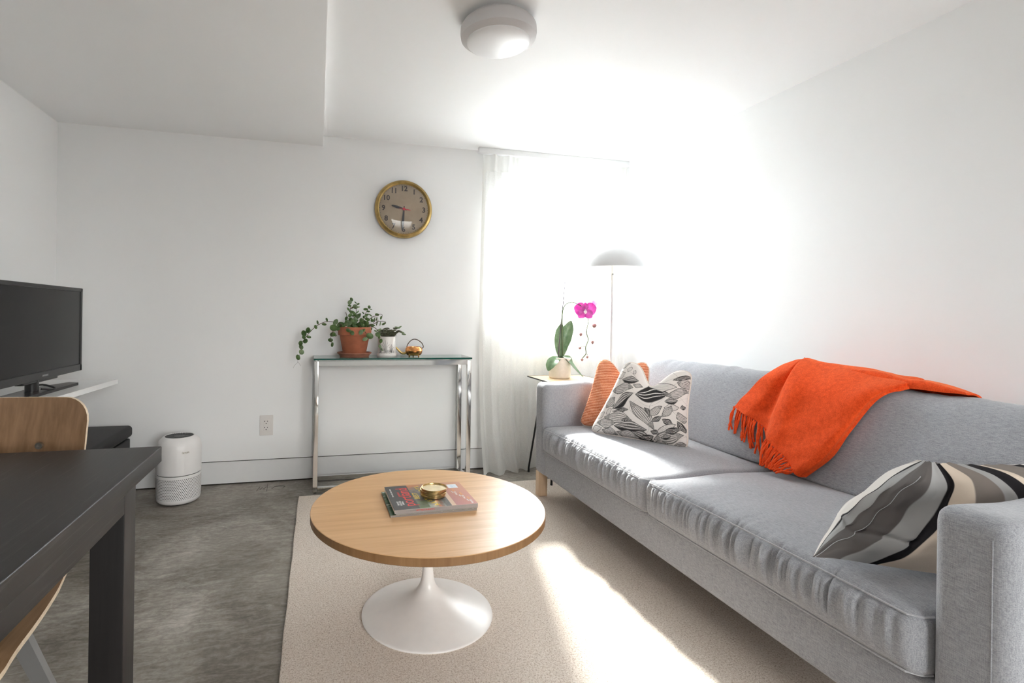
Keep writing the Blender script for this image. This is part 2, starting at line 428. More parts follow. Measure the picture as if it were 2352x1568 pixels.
# =================================================================== CURTAIN
def curtain():
    t=NT('sheer_white_linen'); v=t.coords((500,500,120)); n=t.noise(v,1,2)
    d=t.n('ShaderNodeBsdfDiffuse'); d.inputs[0].default_value=(.88,.875,.85,1)
    tl=t.n('ShaderNodeBsdfTranslucent'); tl.inputs[0].default_value=(.90,.89,.87,1)
    tr=t.n('ShaderNodeBsdfTransparent')
    m1=t.n('ShaderNodeMixShader'); m1.inputs[0].default_value=.52; t.l(d.outputs[0],m1.inputs[1]); t.l(tl.outputs[0],m1.inputs[2])
    m2=t.n('ShaderNodeMixShader'); t.l(t.math('ADD',t.math('MULTIPLY',n,.28),.10),m2.inputs[0]); t.l(m1.outputs[0],m2.inputs[1]); t.l(tr.outputs[0],m2.inputs[2])
    sheer=t.done(m2)
    t=NT('doubled_linen_header'); d=t.n('ShaderNodeBsdfDiffuse'); d.inputs[0].default_value=(.86,.855,.83,1)
    tl=t.n('ShaderNodeBsdfTranslucent'); tl.inputs[0].default_value=(.80,.79,.77,1)
    tr=t.n('ShaderNodeBsdfTransparent')
    m1=t.n('ShaderNodeMixShader'); m1.inputs[0].default_value=.45; t.l(d.outputs[0],m1.inputs[1]); t.l(tl.outputs[0],m1.inputs[2])
    m2=t.n('ShaderNodeMixShader'); m2.inputs[0].default_value=.08; t.l(m1.outputs[0],m2.inputs[1]); t.l(tr.outputs[0],m2.inputs[2])
    head=t.done(m2)
    c=thing('curtain',(1.6,3.3,0),'sheer white linen curtain hanging over the bright window','curtain')
    nu,nv=260,90; x0,x1=1.062,2.150
    def pt(u,v):
        z=2.138*(1-v)
        g=.5-.5*math.cos(math.pi*min(1,max(0,(.36-u)/.36)))           # the left third is gathered
        x=x0+(x1-x0)*u
        ph=2*math.pi*(u*7.0+ .6*math.sin(u*5.1)+.08*math.sin(v*4+u*9))
        amp=(.008+.022*g)*(.55+.45*v) + .003
        y=3.302-.012+amp*math.sin(ph)+.006*math.sin(2.3*ph+v*3)
        flare=max(0,(v-.72)/.28)**2
        y-=flare*(.085*max(0,1-u/.30)+.01)
        x+=flare*.045*(u<.3)*math.sin(u/.3*math.pi) - .006*math.sin(v*3.1)*(1-u) + .004*math.sin(9*v+u*20)*v
        if u>.97: x-=.004*math.sin(v*6)
        z=max(z,.004+.004*math.sin(ph)**2)
        if v>.985: z=.004+ .006*(1+math.sin(ph*1.0))
        return Vector((x,y,z))
    vh=.052
    P=[[pt(i/nu,vh*.9+(1-vh*.9)*(j/nv)**1.0) for j in range(nv+1)] for i in range(nu+1)]
    build('sheer_panel',MB().grid(P),sheer,c,smooth=80)
    H=[[pt(i/nu,vh*j/12)+Vector((0,-.002,.0)) for j in range(13)] for i in range(nu+1)]
    build('header_band',MB().grid(H),head,c,smooth=80)
    S=[[pt(i/8*.022,vh+(1-vh)*j/nv)+Vector((0,-.0025,0)) for j in range(nv+1)] for i in range(9)]
    build('side_hem',MB().grid(S),head,c,smooth=80)
    tr=tag(build('curtain_track',MB().rbox(1.03,2.17,3.285,3.315,2.146,HC,.004,(1,1,1)),M_trim,loc=(1.6,3.3,2.146)),'slim white curtain track on the ceiling above the window','curtain rail')
curtain()

# =================================================================== WALL CLOCK
def clock():
    C=Vector((.535,YB,1.743)); R=.190
    k=thing('wall_clock',C,'round brass-rimmed wall clock with tan dial reading half past nine','clock')
    build('case',MB().lathe([(R*.90,0),(R*.93,.03),(R*.86,.034),(.001,.034)],C,72,'y'),M_brass,k)
    prof=[(R*.90,.0),(R*.985,.010),(R,.024),(R*.985,.040),(R*.945,.052),(R*.895,.056),(R*.862,.050),(R*.850,.040),(R*.85,.032)]
    build('bezel',MB().lathe(prof,C,96,'y'),M_brass,k)
    d=build('dial',MB().lathe([(.0005,.0355),(R*.855,.0355),(R*.855,.034)],C,72,'y'),M_dial,k)
    yd=C.y-.0362; b=MB()
    for h in range(1,13):
        a=math.radians(90-30*h); rr=R*.70
        M=frame_matrix((C.x+rr*math.cos(a),yd,C.z+rr*math.sin(a)),(1,0,0),(0,0,1),(0,-1,0))
        build('numeral',text_mb(str(h),.046,M,bold=.0013),M_ink,d,smooth=0)
    b=MB()
    for i in range(60):
        a=math.radians(6*i); w_=.0022 if i%5 else .004; l0,l1=R*.815,R*.835
        p=Vector((math.cos(a),0,math.sin(a))); q=Vector((-math.sin(a),0,math.cos(a))); o_=Vector((C.x,yd,C.z))
        b.add([o_+p*l0-q*w_/2,o_+p*l1-q*w_/2,o_+p*l1+q*w_/2,o_+p*l0+q*w_/2],[(0,1,2,3)])
    build('minute_track',b,M_ink,d,smooth=0)
    M=frame_matrix((C.x+.005,yd,C.z-.055),(1,0,0),(0,0,1),(0,-1,0))
    def hand(name,ang,l,w_,y,m,tail=.02):
        a=math.radians(ang); p=Vector((math.cos(a),0,math.sin(a))); q=Vector((-math.sin(a),0,math.cos(a))); o_=Vector((C.x,y,C.z))
        b=MB(); pr=[(-tail,w_*.35),(0,w_*.5),(l*.55,w_),(l*.9,w_*.6),(l,.0015)]
        vs=[]
        for (t_,ww) in pr:
            for dy in (0,-.0012):
                vs+= [o_+p*t_-q*ww/2+Vector((0,dy,0)), o_+p*t_+q*ww/2+Vector((0,dy,0))]
        fs=[]
        for i in range(len(pr)-1):
            k0=i*4; k1=k0+4
            fs+=[(k0+2,k0+3,k1+3,k1+2),(k0+1,k0,k1,k1+1),(k0,k0+2,k1+2,k1),(k0+3,k0+1,k1+1,k1+3)]
        b.add(vs,fs); return build(name,b,m,k,smooth=0)
    hand('hour_hand',166,.085,.017,yd-.002,M_hand); hand('minute_hand',-94,.147,.017,yd-.0035,M_hand)
    hand('second_hand',-8,.045,.006,yd-.005,M_red,.03)
    build('hub',MB().lathe([(.009,.036),(.009,.044),(.001,.046)],C,20,'y'),M_red,k)
    build('glass_dome',MB().lathe([(R*.855*math.sin(i/14*math.pi/2)+.0002,.043+.016*math.cos(i/14*math.pi/2)) for i in range(15)],C,64,'y'),M_dome,k,smooth=80)
clock()

# =================================================================== CEILING LIGHT
def ceiling_light():
    C=Vector((.658,1.872,HC)); k=thing('ceiling_light',C,'round white flush ceiling light above the coffee table','ceiling light')
    build('mounting_base',MB().lathe([(.118,0),(.118,-.020),(.125,-.022)],C,64),M_lring,k)
    build('ring',MB().lathe([(.120,-.018),(.138,-.018),(.1445,-.028),(.146,-.050),(.143,-.066),(.125,-.080),(.118,-.080),(.118,-.070)],C,80),M_lring,k)
    build('diffuser',MB().lathe([(.121,-.076)]+[(.121*math.cos(i/12*math.pi/2)+.0005,-.080-.018*math.sin(i/12*math.pi/2)) for i in range(13)],C,64),M_lens,k,smooth=60)
ceiling_light()

# =================================================================== CONSOLE TABLE
CX0,CX1,CY0,CY1,CZ=-.020,.945,3.100,3.352,.790
def console():
    k=thing('console_table',((CX0+CX1)/2,(CY0+CY1)/2,0),'narrow chrome framed console table with green glass top','console table')
    w_=.028; h=w_/2; zt=CZ-.016
    g=build('glass_top',MB().box(CX0,CX1,CY0,CY1,CZ-.010,CZ),M_tglass,k,smooth=0)
    b=MB(); e=.0006
    b.box(CX0-e,CX1+e,CY0-e,CY0+.0006,CZ-.0098,CZ-.0004); b.box(CX0-e,CX0+.0006,CY0,CY1,CZ-.0098,CZ-.0004); b.box(CX1-.0006,CX1+e,CY0,CY1,CZ-.0098,CZ-.0004)
    build('glass_edge',b,M_tedge,g,smooth=0)
    def rail(name,p,q,up=(0,0,1)):
        mb=MB().bar(p,q,w_,w_,up); return build(name,mb,M_chrome,k,smooth=0)
    X0,X1,Y0,Y1=CX0+h+.002,CX1-h-.002,CY0+h+.002,CY1-h-.002
    for (x,y) in ((X0,Y0),(X1,Y0),(X0,Y1),(X1,Y1)):
        mb=MB().rbox(x-h,x+h,y-h,y+h,.004,zt,.003,(1,1,1)); build('leg',mb,M_chrome,k,smooth=30)
        build('foot_pad',MB().lathe([(.009,0),(.009,.005)],(x,y,0),12,cap0=True,cap1=True),M_blackm,k)
        build('glass_bumper',MB().lathe([(.008,zt),(.008,CZ-.010)],(x,y,0),12,cap0=True,cap1=True),M_plastic,k)
    for z in (zt-h,h+.004):
        nm='top_rail' if z>.4 else 'bottom_rail'
        rail(nm,(X0+h,Y0,z),(X1-h,Y0,z)); rail(nm,(X0+h,Y1,z),(X1-h,Y1,z)); rail(nm,(X0,Y0+h,z),(X0,Y1-h,z)); rail(nm,(X1,Y0+h,z),(X1,Y1-h,z))
console()

# =================================================================== PLANTS ON THE CONSOLE
EX=Vector((cY,-sY,0)); EN=Vector((-sY,-cY,0)); EZ=Vector((0,0,1))
def leaf_mb(mb,c,rx,ry,ang,tilt=0,turn=0,mi=0,pointed=.0):
    """small oval leaf, domed; ang turns it in its own plane"""
    c=Vector(c); n=(EN*math.cos(tilt)*math.cos(turn)+EZ*math.sin(tilt)+EX*math.sin(turn)).normalized()
    a=(EX-n*EX.dot(n)).normalized(); bb=n.cross(a)*-1
    a2=a*math.cos(ang)+EZ.cross(a)*0+bb*math.sin(ang); b2=n.cross(a2)
    N=12; vs=[c+n*.0022]; 
    for ring,(s,hh) in enumerate(((.55,.0012),(1,-.001))):
        for k in range(N):
            g=2*math.pi*k/N; q=1+pointed*abs(math.cos(g))**6
            vs.append(c+a2*rx*s*q*math.cos(g)+b2*ry*s*math.sin(g)+n*hh)
    fs=[(0,1+k,1+(k+1)%N) for k in range(N)]+[(1+k,1+N+k,1+N+(k+1)%N,1+(k+1)%N) for k in range(N)]
    o_=len(vs); vs.append(c-n*.0018); fs+=[(o_,1+N+(k+1)%N,1+N+k) for k in range(N)]
    mb.add(vs,fs,mi)
def pz(x,y): return (660+x/6.918,660+y/6.918)
def terracotta():
    C=Vector((.222,3.222,CZ)); k=thing('potted_trailing_plant',C,'terracotta pot of trailing round-leaved plant on the glass console','potted plant')
    build('saucer',MB().lathe([(.001,.001),(.088,.001),(.092,.012),(.104,.022),(.105,.028),(.101,.029),(.092,.020),(.088,.014),(.001,.013)],C,56),M_saucer,k)
    build('pot',MB().lathe([(.001,.014),(.066,.014),(.070,.020),(.0915,.132),(.100,.134),(.1035,.180),(.101,.184),(.096,.182),(.092,.150),(.001,.150)],C,64),M_terra,k)
    build('soil',MB().lathe([(.001,.170),(.05,.172),(.094,.166)],C,32),M_soil,k)
    Y=C.y; st=MB(); lf=MB()
    vines=[([(870,600),(800,565),(720,545),(610,545),(480,600),(375,690),(300,780),(230,880),(210,940),(222,1020),(190,1080),(165,1150)],-.06),
           ([(820,620),(760,650),(730,690),(690,790),(690,840),(712,905)],-.075),
           ([(1010,610),(990,520),(1000,400),(1000,310),(990,240),(1010,180)],.0),
           ([(1030,600),(1060,500),(1090,420),(1095,350),(1080,300),(1120,260)],-.02),
           ([(1040,320),(1000,330)],-.02),
           ([(1200,600),(1215,500),(1250,400),(1280,350),(1300,310)],.02),
           ([(1220,600),(1320,490),(1400,450),(1470,425),(1510,440),(1490,490)],-.02),
           ([(1240,610),(1370,580),(1450,540),(1550,540),(1555,570),(1510,600)],-.03),
           ([(1300,610),(1390,640),(1440,690),(1440,750),(1480,850),(1470,930),(1500,980)],-.08),
           ([(1150,610),(1200,650),(1260,740),(1300,780),(1240,820)],-.115),
           ([(990,610),(970,660),(1010,700),(1030,730)],-.115),
           ([(930,395),(950,460),(1010,540)],-.03),([(1370,560),(1420,500),(1410,610)],-.05)]
    for L,dy in vines:
        n=len(L); pts=[at(*pz(*q),y=Y+dy*(.25+.75*min(1,i/2.5))) for i,q in enumerate(L)]
        sm=[crom(pts,i/(4*n)) for i in range(4*n+1)]
        st.tube(sm,[.0022-.0012*i/(4*n) for i in range(4*n+1)],6)
    for L in ([(165,1150),(165,1190),(110,1240),(95,1280)],[(165,1180),(190,1210),(215,1245)]):
        st.tube([at(*pz(*q),y=Y-.06) for q in L],.0005,5)
    leaves=[(765,550,50,33,-50),(625,510,28,16,60),(585,585,34,17,5),(480,555,30,13,80),(450,627,30,22,70),(325,680,45,32,-60),(355,690,24,18,-30),(262,730,45,38,70),(340,785,34,18,8),(262,790,28,24,40),(285,850,38,34,10),(210,885,36,30,70),(218,945,38,32,45),(225,1025,38,33,60),(170,1110,40,28,75),
      (735,640,58,45,15),(800,650,40,30,0),(720,745,46,30,-20),(765,760,20,14,0),(685,835,36,26,5),(713,907,34,20,-80),(860,580,55,28,15),(830,600,40,25,0),
      (1020,190,30,20,60),(992,235,34,28,-60),(988,288,30,14,15),(970,345,32,14,50),(1040,315,36,12,-35),(1085,240,24,8,45),(1125,262,22,14,-20),(1080,305,38,32,60),(1125,310,26,9,-10),(1030,390,48,18,15),(1115,390,28,9,-45),(1000,440,36,24,-40),(1070,425,36,20,35),(1115,460,55,32,-35),(1150,430,24,16,-60),(935,490,30,20,-60),(1080,500,34,24,30),(1010,500,30,20,20),(1055,550,50,36,10),(980,570,48,34,-40),(920,580,40,22,-60),(1010,610,50,34,-70),(985,635,36,28,60),(1090,600,34,26,70),(1120,590,36,26,-20),(1160,575,36,32,0),(1180,525,36,32,60),(1250,575,50,34,-40),(1270,505,44,22,15),(1230,610,30,22,0),(1215,470,22,16,80),(1250,460,24,14,20),(1260,435,36,16,-15),(1245,345,36,18,0),(1300,310,24,22,60),(1285,380,28,13,5),(1205,405,24,8,45),(1325,345,24,6,10),(1320,440,32,9,35),(1425,430,32,18,10),(1490,480,28,14,-75),(1385,505,34,8,-80),(1350,525,28,22,0),(1420,500,30,10,-85),(1335,500,26,10,-85),(1475,575,34,7,-85),(1535,575,36,16,-35),(1340,600,36,20,0),(1340,655,22,9,-80),(1310,600,40,16,10),(1430,560,44,6,-75),
      (970,680,36,26,30),(1030,720,36,28,55),(1170,710,40,30,-60),(1310,770,52,42,25),(1235,820,38,26,-20),(1215,680,26,18,-60),(1440,745,40,34,10),(1460,790,22,16,-70),(1485,850,34,24,-70),(1470,935,30,20,70),(1500,980,28,10,60),(1400,690,22,10,20),(880,610,34,18,20),(1200,590,30,22,40),(1285,620,30,18,-30),(1045,450,26,12,10),(960,540,28,18,40),(1370,610,26,9,-30)]
    for i,(x,y,a,b_,g) in enumerate(leaves):
        if x<820: dy=-.06
        elif y>650: dy=-.085 if x>1380 else -.118
        else: dy=random.uniform(-.05,.05)
        s=1/6.918*3.0/F*1.0
        leaf_mb(lf,at(*pz(x,y),y=Y+dy),a*s*1.18,b_*s*1.22,math.radians(g),random.uniform(-.2,.35),random.uniform(-.35,.35),1 if (i*7)%6==0 or x in (225,1170,1470,1090,1080) else 0)
    for i in range(30):
        a=random.uniform(0,6.28); r=random.uniform(0,.07)
        leaf_mb(lf,C+Vector((r*math.cos(a),r*math.sin(a),random.uniform(.178,.225))),.013,.009,random.uniform(-1,1),random.uniform(0,.8),random.uniform(-.6,.6),0)
    build('stems',st,M_stem,k); o=build('leaves',lf,[M_leaf,M_leafp],k,smooth=60); o['kind']='stuff'
terracotta()
def planter():
    C=Vector((.420,3.205,CZ)); k=thing('small_planter',C,'small white illustrated cylinder planter of dark leaves beside the terracotta pot','potted plant')
    build('saucer',MB().lathe([(.001,0),(.058,0),(.0615,.004),(.0625,.018),(.0605,.022),(.057,.020)],C,48),M_wplanter,k)
    p=build('pot',MB().lathe([(.001,.012),(.050,.012),(.0555,.018),(.0555,.124),(.054,.127),(.051,.125),(.050,.110),(.001,.110)],C,48),M_wplanter,k)
    build('soil',MB().lathe([(.001,.116),(.0505,.113)],C,24),M_soil,k)
    b=MB()
    def on(u,z): # u angle from the viewer's direction, radians
        a=math.atan2(-C.y,-C.x)+u; return C+Vector((math.cos(a)*.0560,math.sin(a)*.0560,z))
    ink=[]
    for u0,z0,us,n,h in ((-.15,.03,.55,5,.075),(-.75,.028,.35,4,.045),(.55,.03,.4,5,.05)):
        for i in range(n):
            f=(i/(n-1)-.5)*2
            ink.append([(u0+us*.15*f,z0),(u0+us*.35*f,z0+h*.5),(u0+us*f*.8,z0+h*(1-.35*abs(f)))])
    for u in (-.9,-.6,-.3,.0,.3,.6,.85):
        ink.append([(u-.1,.03),(u,.036+.006*math.sin(u*9)),(u+.08,.03),(u,.026),(u-.1,.03)])
    for L in ink: b.tube([on(*q) for q in L],.0008,5)
    for (u,z) in ((.35,.035),(-.35,.04),(.1,.033)):
        for i in range(5): b.tube([on(u-.06,z+i*.003),on(u+.1,z+i*.003)],.0008,4)
    build('drawing',b,M_greyring,p)
    st=MB(); lf=MB()
    for i in range(26):
        a=random.uniform(0,6.28); r=random.uniform(.005,.04); h=random.uniform(.03,.068)*(1-.2*r/.04)
        p0=C+Vector((r*.6*math.cos(a),r*.6*math.sin(a),.115)); p1=C+Vector((r*1.25*math.cos(a),r*1.25*math.sin(a),.115+h))
        st.tube([p0,(p0+p1)/2+Vector((0,0,.004)),p1],.0012,5)
        for j in range(5):
            t=.3+.7*j/4; q=p0.lerp(p1,t); g=random.uniform(0,6.28)
            leaf_mb(lf,q+EX*math.cos(g)*.010+Vector((0,math.sin(g)*.01,0)),.0125,.0052,random.uniform(-.5,.5)+ (0 if math.cos(g)>0 else 3.1),random.uniform(.1,.9),random.uniform(-.5,.5),0,.25)
    for L in ([(1690,780),(1690,700),(1720,650),(1780,640)],[(1700,770),(1750,710),(1800,705),(1850,750)],[(1500,760),(1470,700),(1450,680)]):
        pts=[at(*pz(*q),y=C.y-.02) for q in L]; st.tube([crom(pts,i/10) for i in range(11)],.0011,5)
        for i in range(2,11,2):
            q=crom(pts,i/10); leaf_mb(lf,q+Vector((0,0,.003)),.014,.006,random.choice((-.5,.3,2.8)),.5,random.uniform(-.4,.4),1 if i>6 else 0,.25)
    build('stems',st,M_stem,k); o=build('leaves',lf,[M_dleaf,M_leafp],k,smooth=60); o['kind']='stuff'
planter()
def can():
    C=Vector((.590,3.200,CZ)); k=thing('watering_can',C,'small copper watering can with long brass spout on the console','watering can')
    build('body',MB().lathe([(.001,.008),(.036,.008),(.047,.014),(.053,.026),(.0545,.036),(.0552,.038),(.0545,.040),(.053,.052),(.047,.060),(.0455,.062),(.043,.061),(.043,.056),(.040,.050),(.001,.048)],C,56),M_copper,k,smooth=35)
    for i in range(3):
        a=-.6+i*2.09; build('foot',MB().lathe([(.004,0),(.0055,.004),(.003,.010)],C+Vector((.034*math.cos(a),.034*math.sin(a),0)),12,cap0=True),M_goldspout,k)
    sp=[C+EX*-.050+Vector((0,0,.022)),C+EX*-.072+Vector((0,0,.020)),C+EX*-.092+Vector((0,0,.034)),C+EX*-.110+Vector((0,0,.054)),C+EX*-.126+Vector((0,0,.064)),C+EX*-.137+Vector((0,0,.0645))]
    build('spout',MB().tube([crom(sp,i/24) for i in range(25)],[.0085-.0045*i/24 for i in range(25)],12,True),M_goldspout,k)
    hp=[C+EX*-.046+Vector((0,0,.056)),C+EX*-.036+Vector((0,0,.082)),C+EX*-.010+Vector((0,0,.107)),C+EX*.020+Vector((0,0,.107)),C+EX*.050+Vector((0,0,.086)),C+EX*.060+Vector((0,0,.062)),C+EX*.052+Vector((0,0,.054))]
    build('handle',MB().tube([crom(hp,i/30) for i in range(31)],.0046,8,True,flat=.55),M_handle,k)
can()

# =================================================================== OUTLET
def outlet():
    C=Vector((-.301,YB,.357)); k=thing('wall_outlet',C,'white double power outlet low on the back wall','outlet')
    def pl(x0,x1,z0,z1,y0,y1,r=.002): return MB().rbox(C.x+x0,C.x+x1,YB-y1,YB-y0,C.z+z0,C.z+z1,r,(1,1,1))
    build('cover_plate',pl(-.040,.040,-.0625,.0625,0,.006,.003),M_outlet,k)
    r=build('receptacle',pl(-.0175,.0175,-.034,.034,.006,.0078,.0012),M_outlet,k)
    b=MB()
    for dz in (.020,-.018):
        for (x0,x1,z0,z1) in ((-.0105,-.0075,.002,.009),(-.0125,-.0075,.004,.007),(.0055,.0085,.002,.009)): b.box(C.x+x0,C.x+x1,YB-.0084,YB-.007,C.z+dz+z0,C.z+dz+z1)
        b.lathe([(.0001,.0084),(.0032,.0084),(.0032,.006)],(C.x-.001,YB,C.z+dz-.008),14,'y')
    build('slots',b,M_slot,r,smooth=0)
    for dz in (.048,-.048): build('screw',MB().lathe([(.0001,.0072),(.003,.0068),(.0032,.005)],(C.x,YB,C.z+dz),14,'y'),M_outlet,k)
outlet()

# =================================================================== AIR PURIFIER
def purifier():
    C=Vector((-.741,3.142,0)); k=thing('air_purifier',C,'white cylindrical air purifier standing by the back wall','air purifier')
    R=.1135
    t=NT('perforated_white_plastic'); tc=t.n('ShaderNodeTexCoord'); sp=t.n('ShaderNodeSeparateXYZ'); t.l(tc.outputs['Object'],sp.inputs[0])
    ang=t.math('ARCTAN2',sp.outputs['Y'],sp.outputs['X'])
    u=t.math('MULTIPLY',ang,R/.0095); v=t.math('MULTIPLY',sp.outputs['Z'],1/.0082)
    row=t.math('FLOOR',v,0); odd=t.math('MULTIPLY',t.math('MODULO',row,2),.5)
    fu=t.math('SUBTRACT',t.math('FRACT',t.math('ADD',t.math('ADD',u,odd),100.0)),.5); fv=t.math('SUBTRACT',t.math('FRACT',v),.5)
    d=t.math('SQRT',t.math('ADD',t.math('MULTIPLY',fu,fu),t.math('MULTIPLY',fv,fv)))
    inz=t.math('MULTIPLY',t.math('GREATER_THAN',sp.outputs['Z'],.036),t.math('LESS_THAN',sp.outputs['Z'],.148))
    hole=t.math('MULTIPLY',t.math('LESS_THAN',d,.27),inz)
    c=t.mix(hole,(.80,.78,.77,1),(.03,.028,.027,1))
    perf=t.done(t.pbsdf(c,.45))
    build('foot_ring',MB().lathe([(.001,.0),(.085,.0),(.088,.008)],C,48),M_slot,k)
    build('filter_housing',MB().lathe([(.085,.006),(.100,.008),(.110,.018),(.1125,.034),(R,.06),(R,.160),(R-.003,.162)],C,96),perf,k)
    build('groove_ring',MB().lathe([(R-.004,.160),(R-.003,.166)],C,96),M_greyring,k)
    build('upper_body',MB().lathe([(R-.003,.165),(R,.167),(R,.300),(R-.003,.322),(R-.012,.342),(R-.028,.357),(.078,.364),(.074,.364),(.072,.360)],C,96),M_plastic,k)
    g=build('top_grille',MB().lathe([(.074,.362),(.070,.357),(.032,.357),(.030,.361),(.001,.361)],C,64),M_grille,k)
    b=MB()
    for i in range(48):
        a=2*math.pi*i/48; p0=C+Vector((.034*math.cos(a),.034*math.sin(a),.359)); p1=C+Vector((.071*math.cos(a+.35),.071*math.sin(a+.35),.3615))
        b.bar(p0,p1,.004,.0018)
    build('fins',b,M_greyring,g,smooth=0)
    a0=math.atan2(-C.y,-C.x)+.28
    b=MB(); n=Vector((math.cos(a0),math.sin(a0),0)); ex=Vector((-math.sin(a0),math.cos(a0),0))
    M=frame_matrix(C+n*(R-.0004)+Vector((0,0,.290)),ex,(0,0,1),n)
    tm=text_mb('levoit',.0165,M,.0008); 
    for i,q in enumerate(tm.v):
        s=(q-C).dot(ex); h=(q-C).dot(n)-(R-.0004); aa=a0+s/R; rr=R+.0003+h
        tm.v[i]=C+Vector((math.cos(aa)*rr,math.sin(aa)*rr,q.z-C.z))
    build('brand_lettering',tm,M_logo,k,smooth=0)
purifier()

# =================================================================== CORNER SHELF, TELEVISION, STORAGE BOX
ZS=.700
# shelf edge follows the photograph: tip by the back wall, long edge slanting back to the left wall
def shelf2():
    A=at(271,870,z=ZS); B=at(128,872,z=ZS); Cc=at(99,920,z=ZS); 
    d=(Cc-A); s=(XL-A.x)/d.x if abs(d.x)>1e-3 and (XL-A.x)/d.x<2.4 else 2.0
    E_=A+d*1.75
    k=thing('wall_shelf',(-1.25,2.6,ZS-.024),'white wall shelf holding the television in the left corner','shelf')
    poly=[(XL,E_.y),(E_.x,E_.y),(A.x,A.y),(XL,B.y)]
    build('board',MB().prism(poly,ZS-.024,ZS),M_shelf,k,smooth=0)
    yb=A.y-.12
    build('bracket',MB().bar((XL+.003,yb,ZS-.30),(A.x-.10,yb,ZS-.034),.010,.026,(0,1,0)).box(XL,XL+.006,yb-.013,yb+.013,ZS-.33,ZS-.024).box(XL,A.x-.08,yb-.013,yb+.013,ZS-.032,ZS-.024),M_shelf,k,smooth=0)
shelf2()
def tv():
    X=-1.13; y1,y0,z0,z1=2.895,2.160,.758,1.160
    k=thing('television',(X-.02,2.53,ZS),'black flat screen television on the white wall shelf','television')
    build('housing',MB().rbox(X-.045,X,y0,y1,z0,z1,.006,(1,1,1)),M_tvbody,k)
    build('screen',MB().rbox(X-.002,X+.0015,y0+.020,y1-.020,z0+.034,z1-.018,.001,(1,1,1)),M_screen,k)
    b=MB(); f=.004
    for (ya,yb,za,zb_) in ((y0,y1,z0,z0+.032),(y0,y1,z1-.016,z1),(y0,y0+.018,z0,z1),(y1-.018,y1,z0,z1)): b.rbox(X-.004,X+f,ya,yb,za,zb_,.002,(1,1,1))
    build('bezel',b,M_tvbody,k)
    M=frame_matrix((X+f+.0004,2.545,z0+.015),(0,1,0),(0,0,1),(1,0,0))
    build('brand_lettering',text_mb('SAMSUNG',.011,M,.0004),M_silver,k,smooth=0)
    b=MB().rbox(X-.030,X+.002,2.38,2.66,z0-.010,z0+.002,.004,(1,1,1)); build('lower_lip',b,M_tvbody,k)
    build('neck',MB().tube([(X-.02,2.49,ZS+.012),(X-.02,2.49,z0+.0)],.024,20),M_tvbody,k)
    # wing shaped foot
    P=[at(180,884,z=ZS),at(76,914,z=ZS),(-1.088,2.22,ZS),(-1.13,2.20,ZS),(-1.20,2.36,ZS),(-1.205,2.62,ZS),(-1.14,2.80,ZS)]
    build('stand_base',MB().prism([(p[0],p[1]) for p in P],ZS,ZS+.012),M_tvbody,k,smooth=0)
    cp=[Vector((X-.03,2.50,ZS+.03)),Vector((X+.0,2.53,ZS+.035)),Vector((X+.03,2.56,ZS+.018)),Vector((X+.035,2.54,ZS+.013)),Vector((X+.01,2.50,ZS+.02))]
    build('cable',MB().tube([crom(cp,i/16) for i in range(17)],.004,8),M_blackm,k)
tv()
def ottoman():
    xr,y1=-1.028,3.325; zt=.395
    k=thing('storage_ottoman',(-1.23,2.95,0),'black lidded storage ottoman on the floor in the left corner','storage ottoman')
    build('body',MB().rbox(XL+.012,xr-.012,2.56,y1-.008,.0,zt-.075,.008,(1,1,1)),M_black,k)
    def puff(p,c): return p+Vector((0,0,.008*(1-c[0]**2)*(1-c[1]**2) if c[2]>.9 else 0))
    build('lid',MB().rbox(XL+.008,xr,2.55,y1,zt-.066,zt,.022,(6,8,2),puff),M_black,k,smooth=50)
ottoman()

# =================================================================== DINING TABLE AND CHAIR
def dining_table():
    x1,x0,y1,y0,zt=-.346,-1.30,1.313,-.15,.740
    k=thing('dining_table',((x0+x1)/2,(y0+y1)/2,0),'black-brown wooden dining table at the left foreground','dining table')
    build('tabletop',MB().rbox(x0,x1,y0,y1,zt-.036,zt,.0028,(1,1,1)),M_table,k)
    for (x,y) in ((x1-.005-.058,1.094),(x0+.005,1.094),(x1-.005-.058,y0+.15),(x0+.005,y0+.15)):
        build('leg',MB().rbox(x,x+.058,y,y+.061,0,zt-.036,.0015,(1,1,1)),M_tableleg,k)
    for xa in (x1-.0045-.018,x0+.0045): build('side_apron',MB().rbox(xa,xa+.018,y0+.212,1.092,zt-.074,zt-.0366,.001,(1,1,1)),M_table,k)
    for ya in (1.11,y0+.17): build('end_apron',MB().rbox(x0+.064,x1-.064,ya,ya+.018,zt-.074,zt-.0362,.001,(1,1,1)),M_table,k)
dining_table()
